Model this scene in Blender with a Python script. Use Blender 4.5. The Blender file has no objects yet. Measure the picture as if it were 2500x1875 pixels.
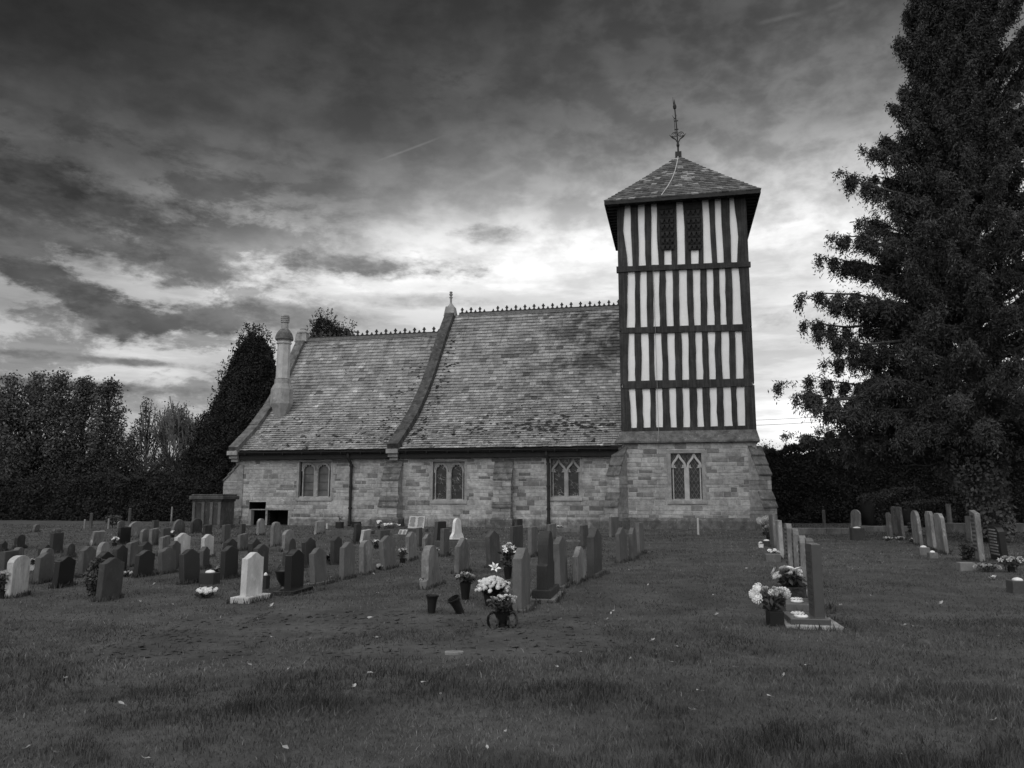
import bpy, math, random
import numpy as np
from mathutils import Vector, Matrix
random.seed(7)
rng = np.random.default_rng(11)
S = bpy.context.scene
COL = S.collection

# ------------------------------------------------------------------ camera
EYE = 1.55; FPX = 1878.0; PITCH = math.radians(8.26)
cam_d = bpy.data.cameras.new('camera'); cam = bpy.data.objects.new('camera', cam_d); COL.objects.link(cam)
cam.location = (0, 0, EYE); cam.rotation_euler = (math.radians(90) + PITCH, 0, 0)
cam_d.sensor_width = 36.0; cam_d.lens = 36.0 * FPX / 2500.0; cam_d.clip_end = 3000; cam_d.clip_start = 0.05
S.camera = cam
S.render.engine = 'CYCLES'
S.render.resolution_x = 1024; S.render.resolution_y = 768
S.view_settings.view_transform = 'Standard'; S.view_settings.look = 'None'
S.view_settings.exposure = 0.0; S.view_settings.gamma = 1.0
S.cycles.use_denoising = True
S.cycles.max_bounces = 5; S.cycles.diffuse_bounces = 3; S.cycles.glossy_bounces = 2
S.cycles.transparent_max_bounces = 4; S.cycles.caustics_reflective = False; S.cycles.caustics_refractive = False

# site measuring: a sight line from the tripod through a point of the view, cut with the ground or a wall plane
FW = np.array([0, math.cos(PITCH), math.sin(PITCH)]); UPV = np.array([0, -math.sin(PITCH), math.cos(PITCH)])
CP = np.array([0, 0, EYE])
def ray(x, y): return FW + np.array([(x - 1250) / FPX, 0, 0]) + (937.5 - y) / FPX * UPV
def ground(x, y, z=0.0):
    r = ray(x, y); return CP + r * ((z - EYE) / r[2])
def at(x, y, D):
    r = ray(x, y); return CP + r * (D / r[1])
TH = math.radians(12)
A = np.array([math.cos(TH), -math.sin(TH), 0]); N = np.array([math.sin(TH), math.cos(TH), 0])
O = np.array([5.138, 37.439, 0.0])
def onv(x, y, v):
    r = ray(x, y); t = (v - np.dot(CP - O, N)) / np.dot(r, N); P = CP + r * t - O
    return float(np.dot(P, A)), float(P[2])
def azel(x, y):
    r = ray(x, y); return math.atan2(r[0], r[1]), math.atan2(r[2], math.hypot(r[0], r[1]))

# ------------------------------------------------------------------ sky (world) and sun
SUN_AZ = math.radians(202); SUN_EL = math.radians(48)      # soft light from behind the camera, to its left
W = bpy.data.worlds.new('World'); S.world = W; W.use_nodes = True
nt = W.node_tree; nt.nodes.clear()
def srgb(v): return v / 12.92 if v <= 0.04045 else ((v + 0.055) / 1.055) ** 2.4
class NG:
    """small helper to write node maths"""
    def __init__(s, t): s.t = t
    def n(s, kind, **kw):
        nd = s.t.nodes.new(kind)
        for k, v in kw.items(): setattr(nd, k, v)
        return nd
    def put(s, sock, v):
        if isinstance(v, (int, float)): sock.default_value = v
        elif isinstance(v, (tuple, list)): sock.default_value = v
        else: s.t.links.new(v, sock)
    def m(s, op, a, b=0.0, c=0.0, clamp=False):
        nd = s.n('ShaderNodeMath', operation=op, use_clamp=clamp)
        s.put(nd.inputs[0], a); s.put(nd.inputs[1], b); s.put(nd.inputs[2], c); return nd.outputs[0]
    def smooth(s, v, lo, hi, a=0.0, b=1.0):
        nd = s.n('ShaderNodeMapRange', interpolation_type='SMOOTHSTEP')
        s.put(nd.inputs[0], v); s.put(nd.inputs[1], lo); s.put(nd.inputs[2], hi); s.put(nd.inputs[3], a); s.put(nd.inputs[4], b)
        return nd.outputs[0]
    def mix(s, f, a, b):      # float mix
        nd = s.n('ShaderNodeMix', data_type='FLOAT'); s.put(nd.inputs[0], f); s.put(nd.inputs[2], a); s.put(nd.inputs[3], b); return nd.outputs[0]
    def vec(s, x, y, z):
        nd = s.n('ShaderNodeCombineXYZ'); s.put(nd.inputs[0], x); s.put(nd.inputs[1], y); s.put(nd.inputs[2], z); return nd.outputs[0]
    def sep(s, v):
        nd = s.n('ShaderNodeSeparateXYZ'); s.put(nd.inputs[0], v); return nd.outputs
    def noise(s, v, scale, detail=4, rough=0.5, dist=0.0):
        nd = s.n('ShaderNodeTexNoise'); s.put(nd.inputs['Vector'], v); nd.inputs['Scale'].default_value = scale
        nd.inputs['Detail'].default_value = detail; nd.inputs['Roughness'].default_value = rough; nd.inputs['Distortion'].default_value = dist
        return nd.outputs[0]
    def ramp(s, f, pts, interp='LINEAR'):
        nd = s.n('ShaderNodeValToRGB'); cr = nd.color_ramp; cr.interpolation = interp
        while len(cr.elements) < len(pts): cr.elements.new(0.5)
        for e, (p, c) in zip(cr.elements, pts): e.position = p; e.color = (c, c, c, 1)
        s.put(nd.inputs[0], f); b = s.n('ShaderNodeRGBToBW'); s.put(b.inputs[0], nd.outputs[0]); return b.outputs[0]
g = NG(nt)
tc = g.n('ShaderNodeTexCoord'); X, Y, Z = g.sep(tc.outputs['Generated'])
az = g.m('ARCTAN2', X, Y)
el = g.m('ARCSINE', Z)
# edges of the cloud banks are broken up by noise on a far cloud sheet
sheet = g.vec(g.m('DIVIDE', X, g.m('ADD', g.m('MAXIMUM', Z, 0.0), 0.16)), g.m('DIVIDE', Y, g.m('ADD', g.m('MAXIMUM', Z, 0.0), 0.16)), 0.0)
band = g.vec(g.m('MULTIPLY', az, 1.0), g.m('MULTIPLY', el, 2.2), 0.3)
wide = g.vec(g.m('MULTIPLY', az, 1.0), g.m('MULTIPLY', el, 5.5), 1.7)
n_big = g.noise(sheet, 0.9, 8, 0.55, 0.3)
n_sheet = g.noise(sheet, 5.0, 12, 0.58, 0.2)
n_cell = g.noise(g.vec(g.m('MULTIPLY', az, 1.0), g.m('MULTIPLY', el, 1.7), 4.1), 17.0, 10, 0.55, 0.15)
n_band = g.noise(band, 7.0, 14, 0.66, 0.15)
n_wisp = g.noise(wide, 9.0, 12, 0.60, 0.1)
n_warp = g.m('ADD', g.m('MULTIPLY', g.noise(band, 13.0, 12, 0.64), 0.7), g.m('MULTIPLY', g.noise(band, 55.0, 6, 0.6), 0.3))
EM = math.radians(50)
def col_ramp(px, vals):
    pts = []
    for y, v in vals:
        e = azel(px, y)[1]; pts.append((min(1, max(0, e / EM)), srgb(v)))
    pts.sort(); return g.ramp(g.m('DIVIDE', el, EM, clamp=True), pts)
c0 = col_ramp(100, [(1150, .54), (930, .75), (850, .77), (740, .60), (660, .66), (560, .50), (470, .42), (400, .38), (300, .33), (200, .26), (100, .21), (0, .19)])
c1 = col_ramp(700, [(1150, .66), (900, .76), (800, .76), (700, .88), (640, .87), (570, .68), (480, .50), (380, .38), (280, .31), (200, .29), (100, .26), (0, .22)])
c2 = col_ramp(1250, [(1150, .88), (760, .90), (680, .97), (600, .94), (540, .78), (460, .58), (380, .45), (300, .36), (200, .30), (100, .28), (0, .25)])
c3 = col_ramp(1900, [(1150, .97), (980, .97), (850, .90), (760, .92), (650, .97), (560, .95), (470, .84), (380, .66), (300, .52), (200, .44), (100, .36), (0, .31)])
a0, a1, a2, a3 = azel(100, 800)[0], azel(700, 700)[0], azel(1250, 700)[0], azel(1950, 700)[0]
L = g.mix(g.smooth(az, a0, a1), c0, c1); L = g.mix(g.smooth(az, a1, a2), L, c2); L = g.mix(g.smooth(az, a2, a3), L, c3)
# broad tone of the cloud sheet, broken banks low on the left, mackerel cells to the right, thin streaks near the horizon
D2R = math.radians
L = g.m('MULTIPLY', L, g.smooth(n_big, 0.3, 0.72, 0.78, 1.22))
hi = g.smooth(el, D2R(11), D2R(20)); right = g.smooth(az, D2R(-8), D2R(12))
L = g.m('MULTIPLY', L, g.mix(g.m('MULTIPLY', hi, g.mix(right, 0.45, 1.0)), 1.0, g.smooth(n_cell, 0.36, 0.64, 0.80, 1.24)))
L = g.m('MULTIPLY', L, g.mix(g.m('MULTIPLY', hi, g.mix(right, 1.0, 0.5)), 1.0, g.smooth(n_sheet, 0.38, 0.62, 0.86, 1.16)))
lowm = g.m('MULTIPLY', g.m('SUBTRACT', 1.0, g.smooth(el, D2R(19), D2R(27))), g.smooth(el, D2R(2), D2R(8)))
leftm = g.smooth(az, D2R(-5), D2R(-23), 0.0, 1.0)
brk = g.m('MULTIPLY', lowm, leftm)
L = g.m('MULTIPLY', L, g.mix(brk, 1.0, g.smooth(n_band, 0.445, 0.545, 0.56, 1.12)))
low2 = g.m('SUBTRACT', 1.0, g.smooth(el, D2R(13), D2R(21)))
L = g.m('MULTIPLY', L, g.mix(low2, 1.0, g.smooth(n_wisp, 0.40, 0.60, 0.86, 1.07)))
inner = g.smooth(n_warp, 0.36, 0.62, 0.80, 1.38)
def bank(px, py, rx, ry, dark, soft=0.55, warp=1.5, tilt=0.0, amt=1.0):
    """a bank of cloud: an ellipse on the sky dome with a ragged edge"""
    global L
    a, e = azel(px, py); ra = rx / FPX; re = ry / FPX
    da = g.m('DIVIDE', g.m('SUBTRACT', az, a), ra); de = g.m('SUBTRACT', g.m('DIVIDE', g.m('SUBTRACT', el, e), re), g.m('MULTIPLY', da, tilt))
    d = g.m('SQRT', g.m('ADD', g.m('MULTIPLY', da, da), g.m('MULTIPLY', de, de)))
    d = g.m('ADD', d, g.m('MULTIPLY', g.m('SUBTRACT', n_warp, 0.5), warp * 2.8))
    k = g.m('MULTIPLY', g.smooth(d, 1.0 + soft * .55, .95 - soft * .75), amt)
    L = g.mix(k, L, g.m('MULTIPLY', inner, dark))
def tone(v): return srgb(v)
bank(110, 470, 260, 70, tone(.27), .8, 1.2, -.3, .8)
bank(70, 420, 110, 34, tone(.24), .6, 1.3, -.3)
bank(420, 640, 240, 40, tone(.40), .7, 1.4, -.1, .7)
bank(60, 560, 150, 34, tone(.33), .6, 1.4, -.15)
bank(70, 655, 85, 26, tone(.33), .5, 1.2)
bank(330, 620, 48, 26, tone(.38), .5, 1.3)
bank(230, 590, 110, 20, tone(.38), .6, 1.3, -.3)
bank(430, 690, 45, 20, tone(.44), .6, 1.3)
bank(190, 715, 95, 30, tone(.38), .5, 1.2, -.45)
bank(300, 770, 120, 38, tone(.35), .4, 1.2, -.3)
bank(290, 805, 62, 30, tone(.36), .6, 1.3)
bank(520, 775, 125, 42, tone(.42), .5, 1.1)
bank(740, 780, 170, 34, tone(.52), .9, .9, 0, .8)
bank(870, 645, 250, 26, tone(.52), .9, 1.5)
bank(1190, 570, 75, 20, tone(.60), 1.0, 1.3, 0, .9)
bank(1000, 735, 200, 16, tone(.70), .9, .9, 0, .7)
bank(140, 940, 260, 13, tone(.46), .9, 1.2)
bank(250, 880, 220, 9, tone(.50), .9, 1.2)
bank(2010, 770, 240, 24, tone(.78), .9, .9, 0, .8)
bank(1120, 200, 130, 50, tone(.34), .9, 1.2, 0, .5)
bank(700, 150, 500, 60, tone(.24), .9, 1.2, -.15, .4)
# vapour trails
def trail(x0, y0, x1, y1, wid, amt):
    global L
    a, e = azel(x0, y0); b, f = azel(x1, y1); ln = math.hypot(b - a, f - e); ux, uy = (b - a) / ln, (f - e) / ln
    da = g.m('SUBTRACT', az, a); de = g.m('SUBTRACT', el, e)
    t = g.m('ADD', g.m('MULTIPLY', da, ux), g.m('MULTIPLY', de, uy)); q = g.m('ABSOLUTE', g.m('SUBTRACT', g.m('MULTIPLY', da, uy), g.m('MULTIPLY', de, ux)))
    k = g.m('MULTIPLY', g.smooth(t, 0, ln * .4), g.smooth(t, ln, ln * .6)); k = g.m('MULTIPLY', k, g.smooth(q, wid / FPX, 0.0))
    L = g.m('ADD', L, g.m('MULTIPLY', k, amt))
trail(900, 400, 1100, 325, 4, .05); trail(1060, 480, 1290, 390, 12, .035)
trail(1845, 560, 2010, 534, 10, .16); trail(2000, 28, 2080, 0, 8, .03); trail(1830, 62, 1990, 22, 7, .03)
# a cloudy dusk sky behind the camera comes from the sky model, in greys
sky = g.n('ShaderNodeTexSky', sky_type='NISHITA', sun_disc=False, sun_elevation=SUN_EL, sun_rotation=SUN_AZ)
bw = g.n('ShaderNodeRGBToBW'); nt.links.new(sky.outputs[0], bw.inputs[0])
bg_sky = g.n('ShaderNodeBackground'); nt.links.new(bw.outputs[0], bg_sky.inputs[0]); bg_sky.inputs[1].default_value = 0.12
bg_cl = g.n('ShaderNodeBackground'); nt.links.new(L, bg_cl.inputs[0]); bg_cl.inputs[1].default_value = 1.0
# unseen bright sky overhead and behind the camera, added to light the scene
fill_sky = g.m('MULTIPLY', g.smooth(g.noise(sheet, 1.3, 5, .5), .3, .7, .75, 1.2), 1.05)
bg_fill = g.n('ShaderNodeBackground'); nt.links.new(fill_sky, bg_fill.inputs[0]); bg_fill.inputs[1].default_value = 1.0
mv = g.n('ShaderNodeMixShader'); g.put(mv.inputs[0], 0.72); nt.links.new(bg_sky.outputs[0], mv.inputs[1]); nt.links.new(bg_fill.outputs[0], mv.inputs[2])
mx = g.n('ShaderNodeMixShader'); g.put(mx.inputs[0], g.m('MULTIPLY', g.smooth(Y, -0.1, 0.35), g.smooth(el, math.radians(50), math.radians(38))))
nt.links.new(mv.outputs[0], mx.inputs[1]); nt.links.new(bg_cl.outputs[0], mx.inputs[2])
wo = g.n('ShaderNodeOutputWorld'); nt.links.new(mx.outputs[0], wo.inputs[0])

sd = bpy.data.lights.new('sun', 'SUN'); sd.energy = 1.0; sd.angle = math.radians(50); sd.color = (1, 0.995, 0.985)
sun = bpy.data.objects.new('sun', sd); COL.objects.link(sun)
dv = Vector((math.sin(SUN_AZ) * math.cos(SUN_EL), math.cos(SUN_AZ) * math.cos(SUN_EL), math.sin(SUN_EL)))
sun.rotation_euler = dv.to_track_quat('Z', 'Y').to_euler(); sun.location = (0, -20, 30)

# ------------------------------------------------------------------ materials (the photograph is black and white, so is the paint box)
MATS = {}
def material(name, tone=0.2, var=0.35, scale=3.0, rough=0.9, bump=0.3, bscale=30.0, attr=False, objcol=False, spec=0.3, detail=6, stretch=(1, 1, 1), extra=None, lich=None):
    m = bpy.data.materials.new(name); m.use_nodes = True; t = m.node_tree; t.nodes.clear(); h = NG(t)
    out = h.n('ShaderNodeOutputMaterial'); b = h.n('ShaderNodeBsdfPrincipled'); t.links.new(b.outputs[0], out.inputs[0])
    co = h.n('ShaderNodeTexCoord').outputs['Object']
    if stretch != (1, 1, 1):
        mp = h.n('ShaderNodeMapping'); t.links.new(co, mp.inputs[0]); mp.inputs['Scale'].default_value = stretch; co2 = mp.outputs[0]
    else: co2 = co
    if objcol:      # each stone is offset in the texture so that no two weather alike
        oi = h.n('ShaderNodeObjectInfo'); ad = h.n('ShaderNodeVectorMath', operation='ADD')
        t.links.new(co2, ad.inputs[0]); t.links.new(h.vec(h.m('MULTIPLY', oi.outputs['Random'], 57.0), h.m('MULTIPLY', oi.outputs['Random'], 131.0), 0.0), ad.inputs[1]); co2 = ad.outputs[0]
        bwn = h.n('ShaderNodeRGBToBW'); t.links.new(oi.outputs['Color'], bwn.inputs[0]); base = bwn.outputs[0]
    elif attr:
        an = h.n('ShaderNodeAttribute', attribute_name='tone'); base = h.m('MULTIPLY', an.outputs['Fac'], tone)
    else: base = tone
    nz = h.noise(co2, scale, detail, 0.6)
    v = h.m('MULTIPLY', base, h.smooth(nz, 0.3, 0.7, 1 - var, 1 + var))
    fine = h.noise(co2, bscale, 4, 0.6)
    v = h.m('MULTIPLY', v, h.smooth(fine, 0.25, 0.75, 1 - var * .5, 1 + var * .5))
    if lich:        # pale and dark lichen spots
        ls, amt = lich
        s1 = h.noise(co2, ls, 3, 0.6); v = h.mix(h.m('MULTIPLY', h.smooth(s1, 0.60, 0.68), amt), v, h.m('ADD', h.m('MULTIPLY', v, 1.5), .03))
        s2 = h.noise(co2, ls * .45, 5, 0.65, .4); v = h.mix(h.m('MULTIPLY', h.smooth(s2, 0.58, 0.68), amt * .8), v, h.m('MULTIPLY', v, 0.5))
    if extra: v = extra(h, v, co)
    cc = h.n('ShaderNodeCombineColor'); [h.put(cc.inputs[i], v) for i in range(3)]
    t.links.new(cc.outputs[0], b.inputs['Base Color']); b.inputs['Roughness'].default_value = rough; b.inputs['Specular IOR Level'].default_value = spec
    if bump:
        bp = h.n('ShaderNodeBump'); bp.inputs['Strength'].default_value = bump; bp.inputs['Distance'].default_value = 0.02
        h.put(bp.inputs['Height'], h.m('ADD', fine, h.m('MULTIPLY', nz, 1.5))); t.links.new(bp.outputs[0], b.inputs['Normal'])
    MATS[name] = m; return m

def roof_stain(h, v, co):
    x, y, z = h.sep(co)
    # streaks run down the slope below the ridge, grime spreads towards the tower end
    st = h.noise(h.vec(h.m('MULTIPLY', x, 2.2), h.m('MULTIPLY', y, .22), h.m('MULTIPLY', z, .10)), 1.0, 5, .6)
    top = h.smooth(z, 8.5, 12.8)
    v = h.m('MULTIPLY', v, h.m('SUBTRACT', 1.0, h.m('MULTIPLY', h.m('MULTIPLY', h.smooth(st, .56, .68), top), .6)))
    gr = h.noise(co, .55, 7, .68, .5); right = h.m('MULTIPLY', h.smooth(x, -8.5, -2.0), h.smooth(z, 5.5, 9.0))
    v = h.m('MULTIPLY', v, h.m('SUBTRACT', 1.0, h.m('MULTIPLY', h.smooth(gr, .40, .58), h.mix(right, .28, .74))))
    sp = h.noise(co, 3.2, 2, .5); lo = h.smooth(z, 7.0, 4.8)
    pa = h.noise(co, .5, 3, .5)
    v = h.m('MULTIPLY', v, h.m('SUBTRACT', 1.0, h.m('MULTIPLY', h.m('MULTIPLY', h.smooth(sp, .58, .62), h.m('MAXIMUM', lo, .4)), h.smooth(pa, .40, .58, .15, .9))))
    m2 = h.noise(co, 9.0, 3, .6); v = h.m('MULTIPLY', v, h.m('ADD', 1.0, h.m('MULTIPLY', h.m('MULTIPLY', h.smooth(m2, .56, .66), h.smooth(z, 9.0, 5.0, .25, .8)), 1.0)))
    m3 = h.noise(co, 1.6, 6, .65, .3); return h.m('MULTIPLY', v, h.smooth(m3, .32, .68, .80, 1.20))
def wall_moss(h, v, co):
    x, y, z = h.sep(co)
    nz = h.noise(co, 2.2, 6, .6); k = h.m('MULTIPLY', h.smooth(z, .62, .25), h.smooth(nz, .38, .6, .2, .8))
    v = h.m('MULTIPLY', v, h.m('SUBTRACT', 1.0, h.m('MULTIPLY', k, .7)))
    n2 = h.noise(co, .8, 5, .6); return h.m('MULTIPLY', v, h.smooth(n2, .3, .7, .8, 1.2))
def diamond(h, v, co):
    x, y, z = h.sep(co)
    a = h.m('ABSOLUTE', h.m('SUBTRACT', h.m('FRACT', h.m('MULTIPLY', h.m('ADD', x, h.m('MULTIPLY', z, .62)), 5.2)), .5))
    b = h.m('ABSOLUTE', h.m('SUBTRACT', h.m('FRACT', h.m('MULTIPLY', h.m('SUBTRACT', x, h.m('MULTIPLY', z, .62)), 5.2)), .5))
    k = h.m('MAXIMUM', h.smooth(a, .40, .46), h.smooth(b, .40, .46)); return h.m('ADD', v, h.m('MULTIPLY', k, .08))
def leadnet(h, v, co):
    vo = h.n('ShaderNodeTexVoronoi', feature='DISTANCE_TO_EDGE'); ns = h.noise(co, 3.0, 3); ad = h.n('ShaderNodeVectorMath', operation='ADD')
    h.t.links.new(co, ad.inputs[0]); h.t.links.new(h.vec(h.m('MULTIPLY', ns, .6), 0.0, h.m('MULTIPLY', ns, -.5)), ad.inputs[1])
    h.t.links.new(ad.outputs[0], vo.inputs['Vector']); vo.inputs['Scale'].default_value = 5.5
    k = h.m('MULTIPLY', h.smooth(vo.outputs[0], .045, .0), h.smooth(h.noise(co, 2.3, 3), .4, .6)); return h.m('ADD', v, h.m('MULTIPLY', k, .30))
def darkbands(h, v, co):
    x, y, z = h.sep(co); k = h.noise(h.vec(h.m('MULTIPLY', x, 14.0), h.m('MULTIPLY', y, 14.0), h.m('MULTIPLY', z, .7)), 1.0, 5, .6)
    return h.m('MULTIPLY', v, h.smooth(k, .35, .68, .72, 1.5))
material('rubble_stone', 1.42, .24, 5.0, .95, .7, 22, attr=True, extra=wall_moss)
material('dressed_stone', .27, .22, 2.0, .95, .35, 22, lich=(5.0, .6))
material('mossy_stone', .11, .4, 3.0, .95, .6, 20, lich=(7.0, .9))
material('coping_moss', .060, .45, 2.5, .95, .6, 18, lich=(6.0, .9))
material('roof_moss', .03, .5, 6.0, .95, .8, 14)
material('pale_stone', .42, .14, 3.0, .9, .2, 26)
material('mortar', .42, .25, 3.0, .95, .3, 30, extra=wall_moss)
material('roof_slate', 1.0, .14, 5.0, .8, .35, 24, attr=True, extra=roof_stain)
material('tower_slate', 1.0, .35, 6.0, .85, .5, 20, attr=True)
material('slate_bed', .03, .3)
material('ridge_tile', .10, .3, 5.0)
material('iron', .02, .3, 6.0, .6, .1)
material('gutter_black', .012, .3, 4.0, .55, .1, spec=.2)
material('oak_timber', .034, .35, 1.5, .85, .6, 16, extra=darkbands)
material('eave_board', .03, .3, 3.0, .85, .3)
material('white_plaster', .86, .05, 1.3, .9, .15, 18)
material('louvre_board', .025, .3, 4.0, .9, .3)
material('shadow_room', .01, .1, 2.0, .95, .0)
material('conductor_strip', .45, .1, 3.0, .5, .0)
material('glass_diamond', .018, .3, 3.0, .35, .0, extra=diamond, spec=.5)
material('glass_leaded', .014, .3, 3.0, .35, .0, extra=leadnet, spec=.5)
material('glass_plain', .075, .4, 2.0, .4, .05, spec=.5)
material('weathered_stone', 1, .32, 3.0, .95, .5, 28, objcol=True, stretch=(1, 1, .45), lich=(9.0, .8))
material('plain_stone', 1, .16, 4.0, .9, .25, 40, objcol=True, stretch=(1, 1, .6), lich=(6.0, .35))
material('polished_granite', 1, .10, 5.0, .32, .0, 60, objcol=True, spec=.5)
material('grass_soil', .056, .35, 1.2, .95, .8, 9, detail=9)
material('grass_blade', .088, .2, .35, .8, .0, attr=True, spec=.2)
material('leaf_dark', .060, .3, .8, .85, .0, attr=True, spec=.08)
material('leaf_ivy', .10, .3, .8, .75, .0, attr=True, spec=.25)
material('bark', .05, .3, 3.0, .95, .6, 12, stretch=(1, 1, .3))
material('bark_pale', .20, .3, 3.0, .95, .4, 12, stretch=(1, 1, .3))
material('petal_white', .85, .06, 8.0, .7, .0)
material('petal_grey', .42, .15, 8.0, .7, .0)
material('petal_dark', .10, .2, 8.0, .7, .0)
material('flower_leaf', .035, .4, 6.0, .7, .0)
material('flower_stem', .08, .3, 6.0, .7, .0)
material('vase_black', .012, .2, 4.0, .35, .0, spec=.4)
material('ceramic_pale', .75, .08, 6.0, .4, .0)
material('wicker', .05, .35, 12.0, .9, .8, 24)
material('fallen_leaf', .30, .3, 30.0, .8, .0)
material('wood_post', .07, .35, 4.0, .95, .3, 20, stretch=(1, 1, .3))
material('letter_gilt', .34, .1, 4.0, .7, .0)
material('letter_dark', .06, .1, 4.0, .8, .0)
material('wire', .02, .1, 4.0, .7, .0)
material('far_field', .05, .3, .2, .95, .0)
# ------------------------------------------------------------------ mesh helpers
def tag(o, label=None, cat=None, group=None, kind=None):
    if label: o['label'] = label
    if cat: o['category'] = cat
    if group: o['group'] = group
    if kind: o['kind'] = kind
    elif cat: o['kind'] = 'thing'
    return o
def empty(name, loc=(0, 0, 0), rz=0.0, label=None, cat=None, group=None):
    o = bpy.data.objects.new(name, None); COL.objects.link(o); o.location = [float(c) for c in loc]; o.rotation_euler = (0, 0, rz)
    o.empty_display_size = .2
    return tag(o, label, cat, group)
class MB:
    """collects faces; build() links them as one mesh object"""
    def __init__(s): s.v = []; s.f = []; s.t = []
    def add(s, vs, fs, tone=1.0):
        k = len(s.v); s.v += [tuple(map(float, p)) for p in vs]; s.f += [tuple(i + k for i in f) for f in fs]; s.t += [tone] * len(vs); return s
    def box(s, x0, x1, y0, y1, z0, z1, tone=1.0):
        return s.add([(x0, y0, z0), (x1, y0, z0), (x1, y1, z0), (x0, y1, z0), (x0, y0, z1), (x1, y0, z1), (x1, y1, z1), (x0, y1, z1)],
                     [(0, 3, 2, 1), (4, 5, 6, 7), (0, 1, 5, 4), (1, 2, 6, 5), (2, 3, 7, 6), (3, 0, 4, 7)], tone)
    def hexa(s, p, tone=1.0):   # 8 corners: bottom 4, top 4
        return s.add(p, [(0, 3, 2, 1), (4, 5, 6, 7), (0, 1, 5, 4), (1, 2, 6, 5), (2, 3, 7, 6), (3, 0, 4, 7)], tone)
    def prism(s, pts, axis, lo, hi, tone=1.0):
        """polygon pts (2-D) extruded; axis 'x': pts=(y,z), 'y': pts=(x,z), 'z': pts=(x,y)"""
        def P(p, w): return {'x': (w, p[0], p[1]), 'y': (p[0], w, p[1]), 'z': (p[0], p[1], w)}[axis]
        n = len(pts); vs = [P(p, lo) for p in pts] + [P(p, hi) for p in pts]
        fs = [tuple(range(n)), tuple(range(2 * n - 1, n - 1, -1))] + [(i, n + i, n + (i + 1) % n, (i + 1) % n) for i in range(n)]
        return s.add(vs, fs, tone)
    def tube(s, pts, rad, seg=8, cap=True, tone=1.0):
        pts = [np.array(p, float) for p in pts]; m = len(pts)
        if not hasattr(rad, '__len__'): rad = [rad] * m
        vs = []; 
        for i, p in enumerate(pts):
            d = pts[min(i + 1, m - 1)] - pts[max(i - 1, 0)]; d = d / (np.linalg.norm(d) + 1e-9)
            u = np.cross(d, (0, 0, 1) if abs(d[2]) < .9 else (1, 0, 0)); u /= np.linalg.norm(u); w = np.cross(d, u)
            for k in range(seg):
                a = 2 * math.pi * k / seg; vs.append(p + rad[i] * (math.cos(a) * u + math.sin(a) * w))
        fs = [(i * seg + k, i * seg + (k + 1) % seg, (i + 1) * seg + (k + 1) % seg, (i + 1) * seg + k) for i in range(m - 1) for k in range(seg)]
        if cap: fs += [tuple(range(seg - 1, -1, -1)), tuple((m - 1) * seg + k for k in range(seg))]
        return s.add(vs, fs, tone)
    def lathe(s, prof, cx=0, cy=0, z0=0, seg=16, tone=1.0, ph=0.0, cap=True):
        vs = []; m = len(prof)
        for r, z in prof:
            for k in range(seg):
                a = 2 * math.pi * k / seg + ph; vs.append((cx + r * math.cos(a), cy + r * math.sin(a), z0 + z))
        fs = [(i * seg + k, i * seg + (k + 1) % seg, (i + 1) * seg + (k + 1) % seg, (i + 1) * seg + k) for i in range(m - 1) for k in range(seg)]
        if cap: fs += [tuple(range(seg - 1, -1, -1)), tuple((m - 1) * seg + k for k in range(seg))]
        return s.add(vs, fs, tone)
    def build(s, name, mat, parent=None, bevel=0.0, smooth=False, rough=0.0):
        me = bpy.data.meshes.new(name); me.from_pydata(s.v, [], s.f); me.materials.append(MATS[mat])
        at_ = me.attributes.new('tone', 'FLOAT', 'POINT'); at_.data.foreach_set('value', s.t)
        if smooth: me.polygons.foreach_set('use_smooth', [True] * len(me.polygons))
        me.update()
        o = bpy.data.objects.new(name, me); COL.objects.link(o)
        if parent: o.parent = parent
        if bevel:
            b = o.modifiers.new('bevel', 'BEVEL'); b.width = bevel; b.segments = 2; b.limit_method = 'ANGLE'; b.angle_limit = math.radians(40)
        return o
def parts(mb, name, mat, parent, bevel=0.0, gap=.012):
    """builds every separate piece of mb as a part of its own"""
    n = len(mb.v); par = list(range(n))
    def find(i):
        while par[i] != i: par[i] = par[par[i]]; i = par[i]
        return i
    for f in mb.f:
        for i in f[1:]: par[find(i)] = find(f[0])
    isl = {}
    for i in range(n): isl.setdefault(find(i), []).append(i)
    V = np.array(mb.v); B = [(ix, V[ix].min(0) - gap / 2, V[ix].max(0) + gap / 2) for ix in isl.values()]; q = list(range(len(B)))
    def fq(i):
        while q[i] != i: i = q[i]
        return i
    for i in range(len(B)):
        for j in range(i):
            if (B[i][1] < B[j][2]).all() and (B[j][1] < B[i][2]).all(): q[fq(i)] = fq(j)
    gr = {}
    for i in range(len(B)): gr.setdefault(fq(i), []).extend(B[i][0])
    out = []
    for ix in gr.values():
        st = set(ix); mp = {v: k for k, v in enumerate(ix)}; m2 = MB(); m2.v = [mb.v[i] for i in ix]; m2.t = [mb.t[i] for i in ix]; m2.f = [tuple(mp[i] for i in f) for f in mb.f if f[0] in st]
        out.append(m2.build(name, mat, parent, bevel))
    return out
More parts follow.
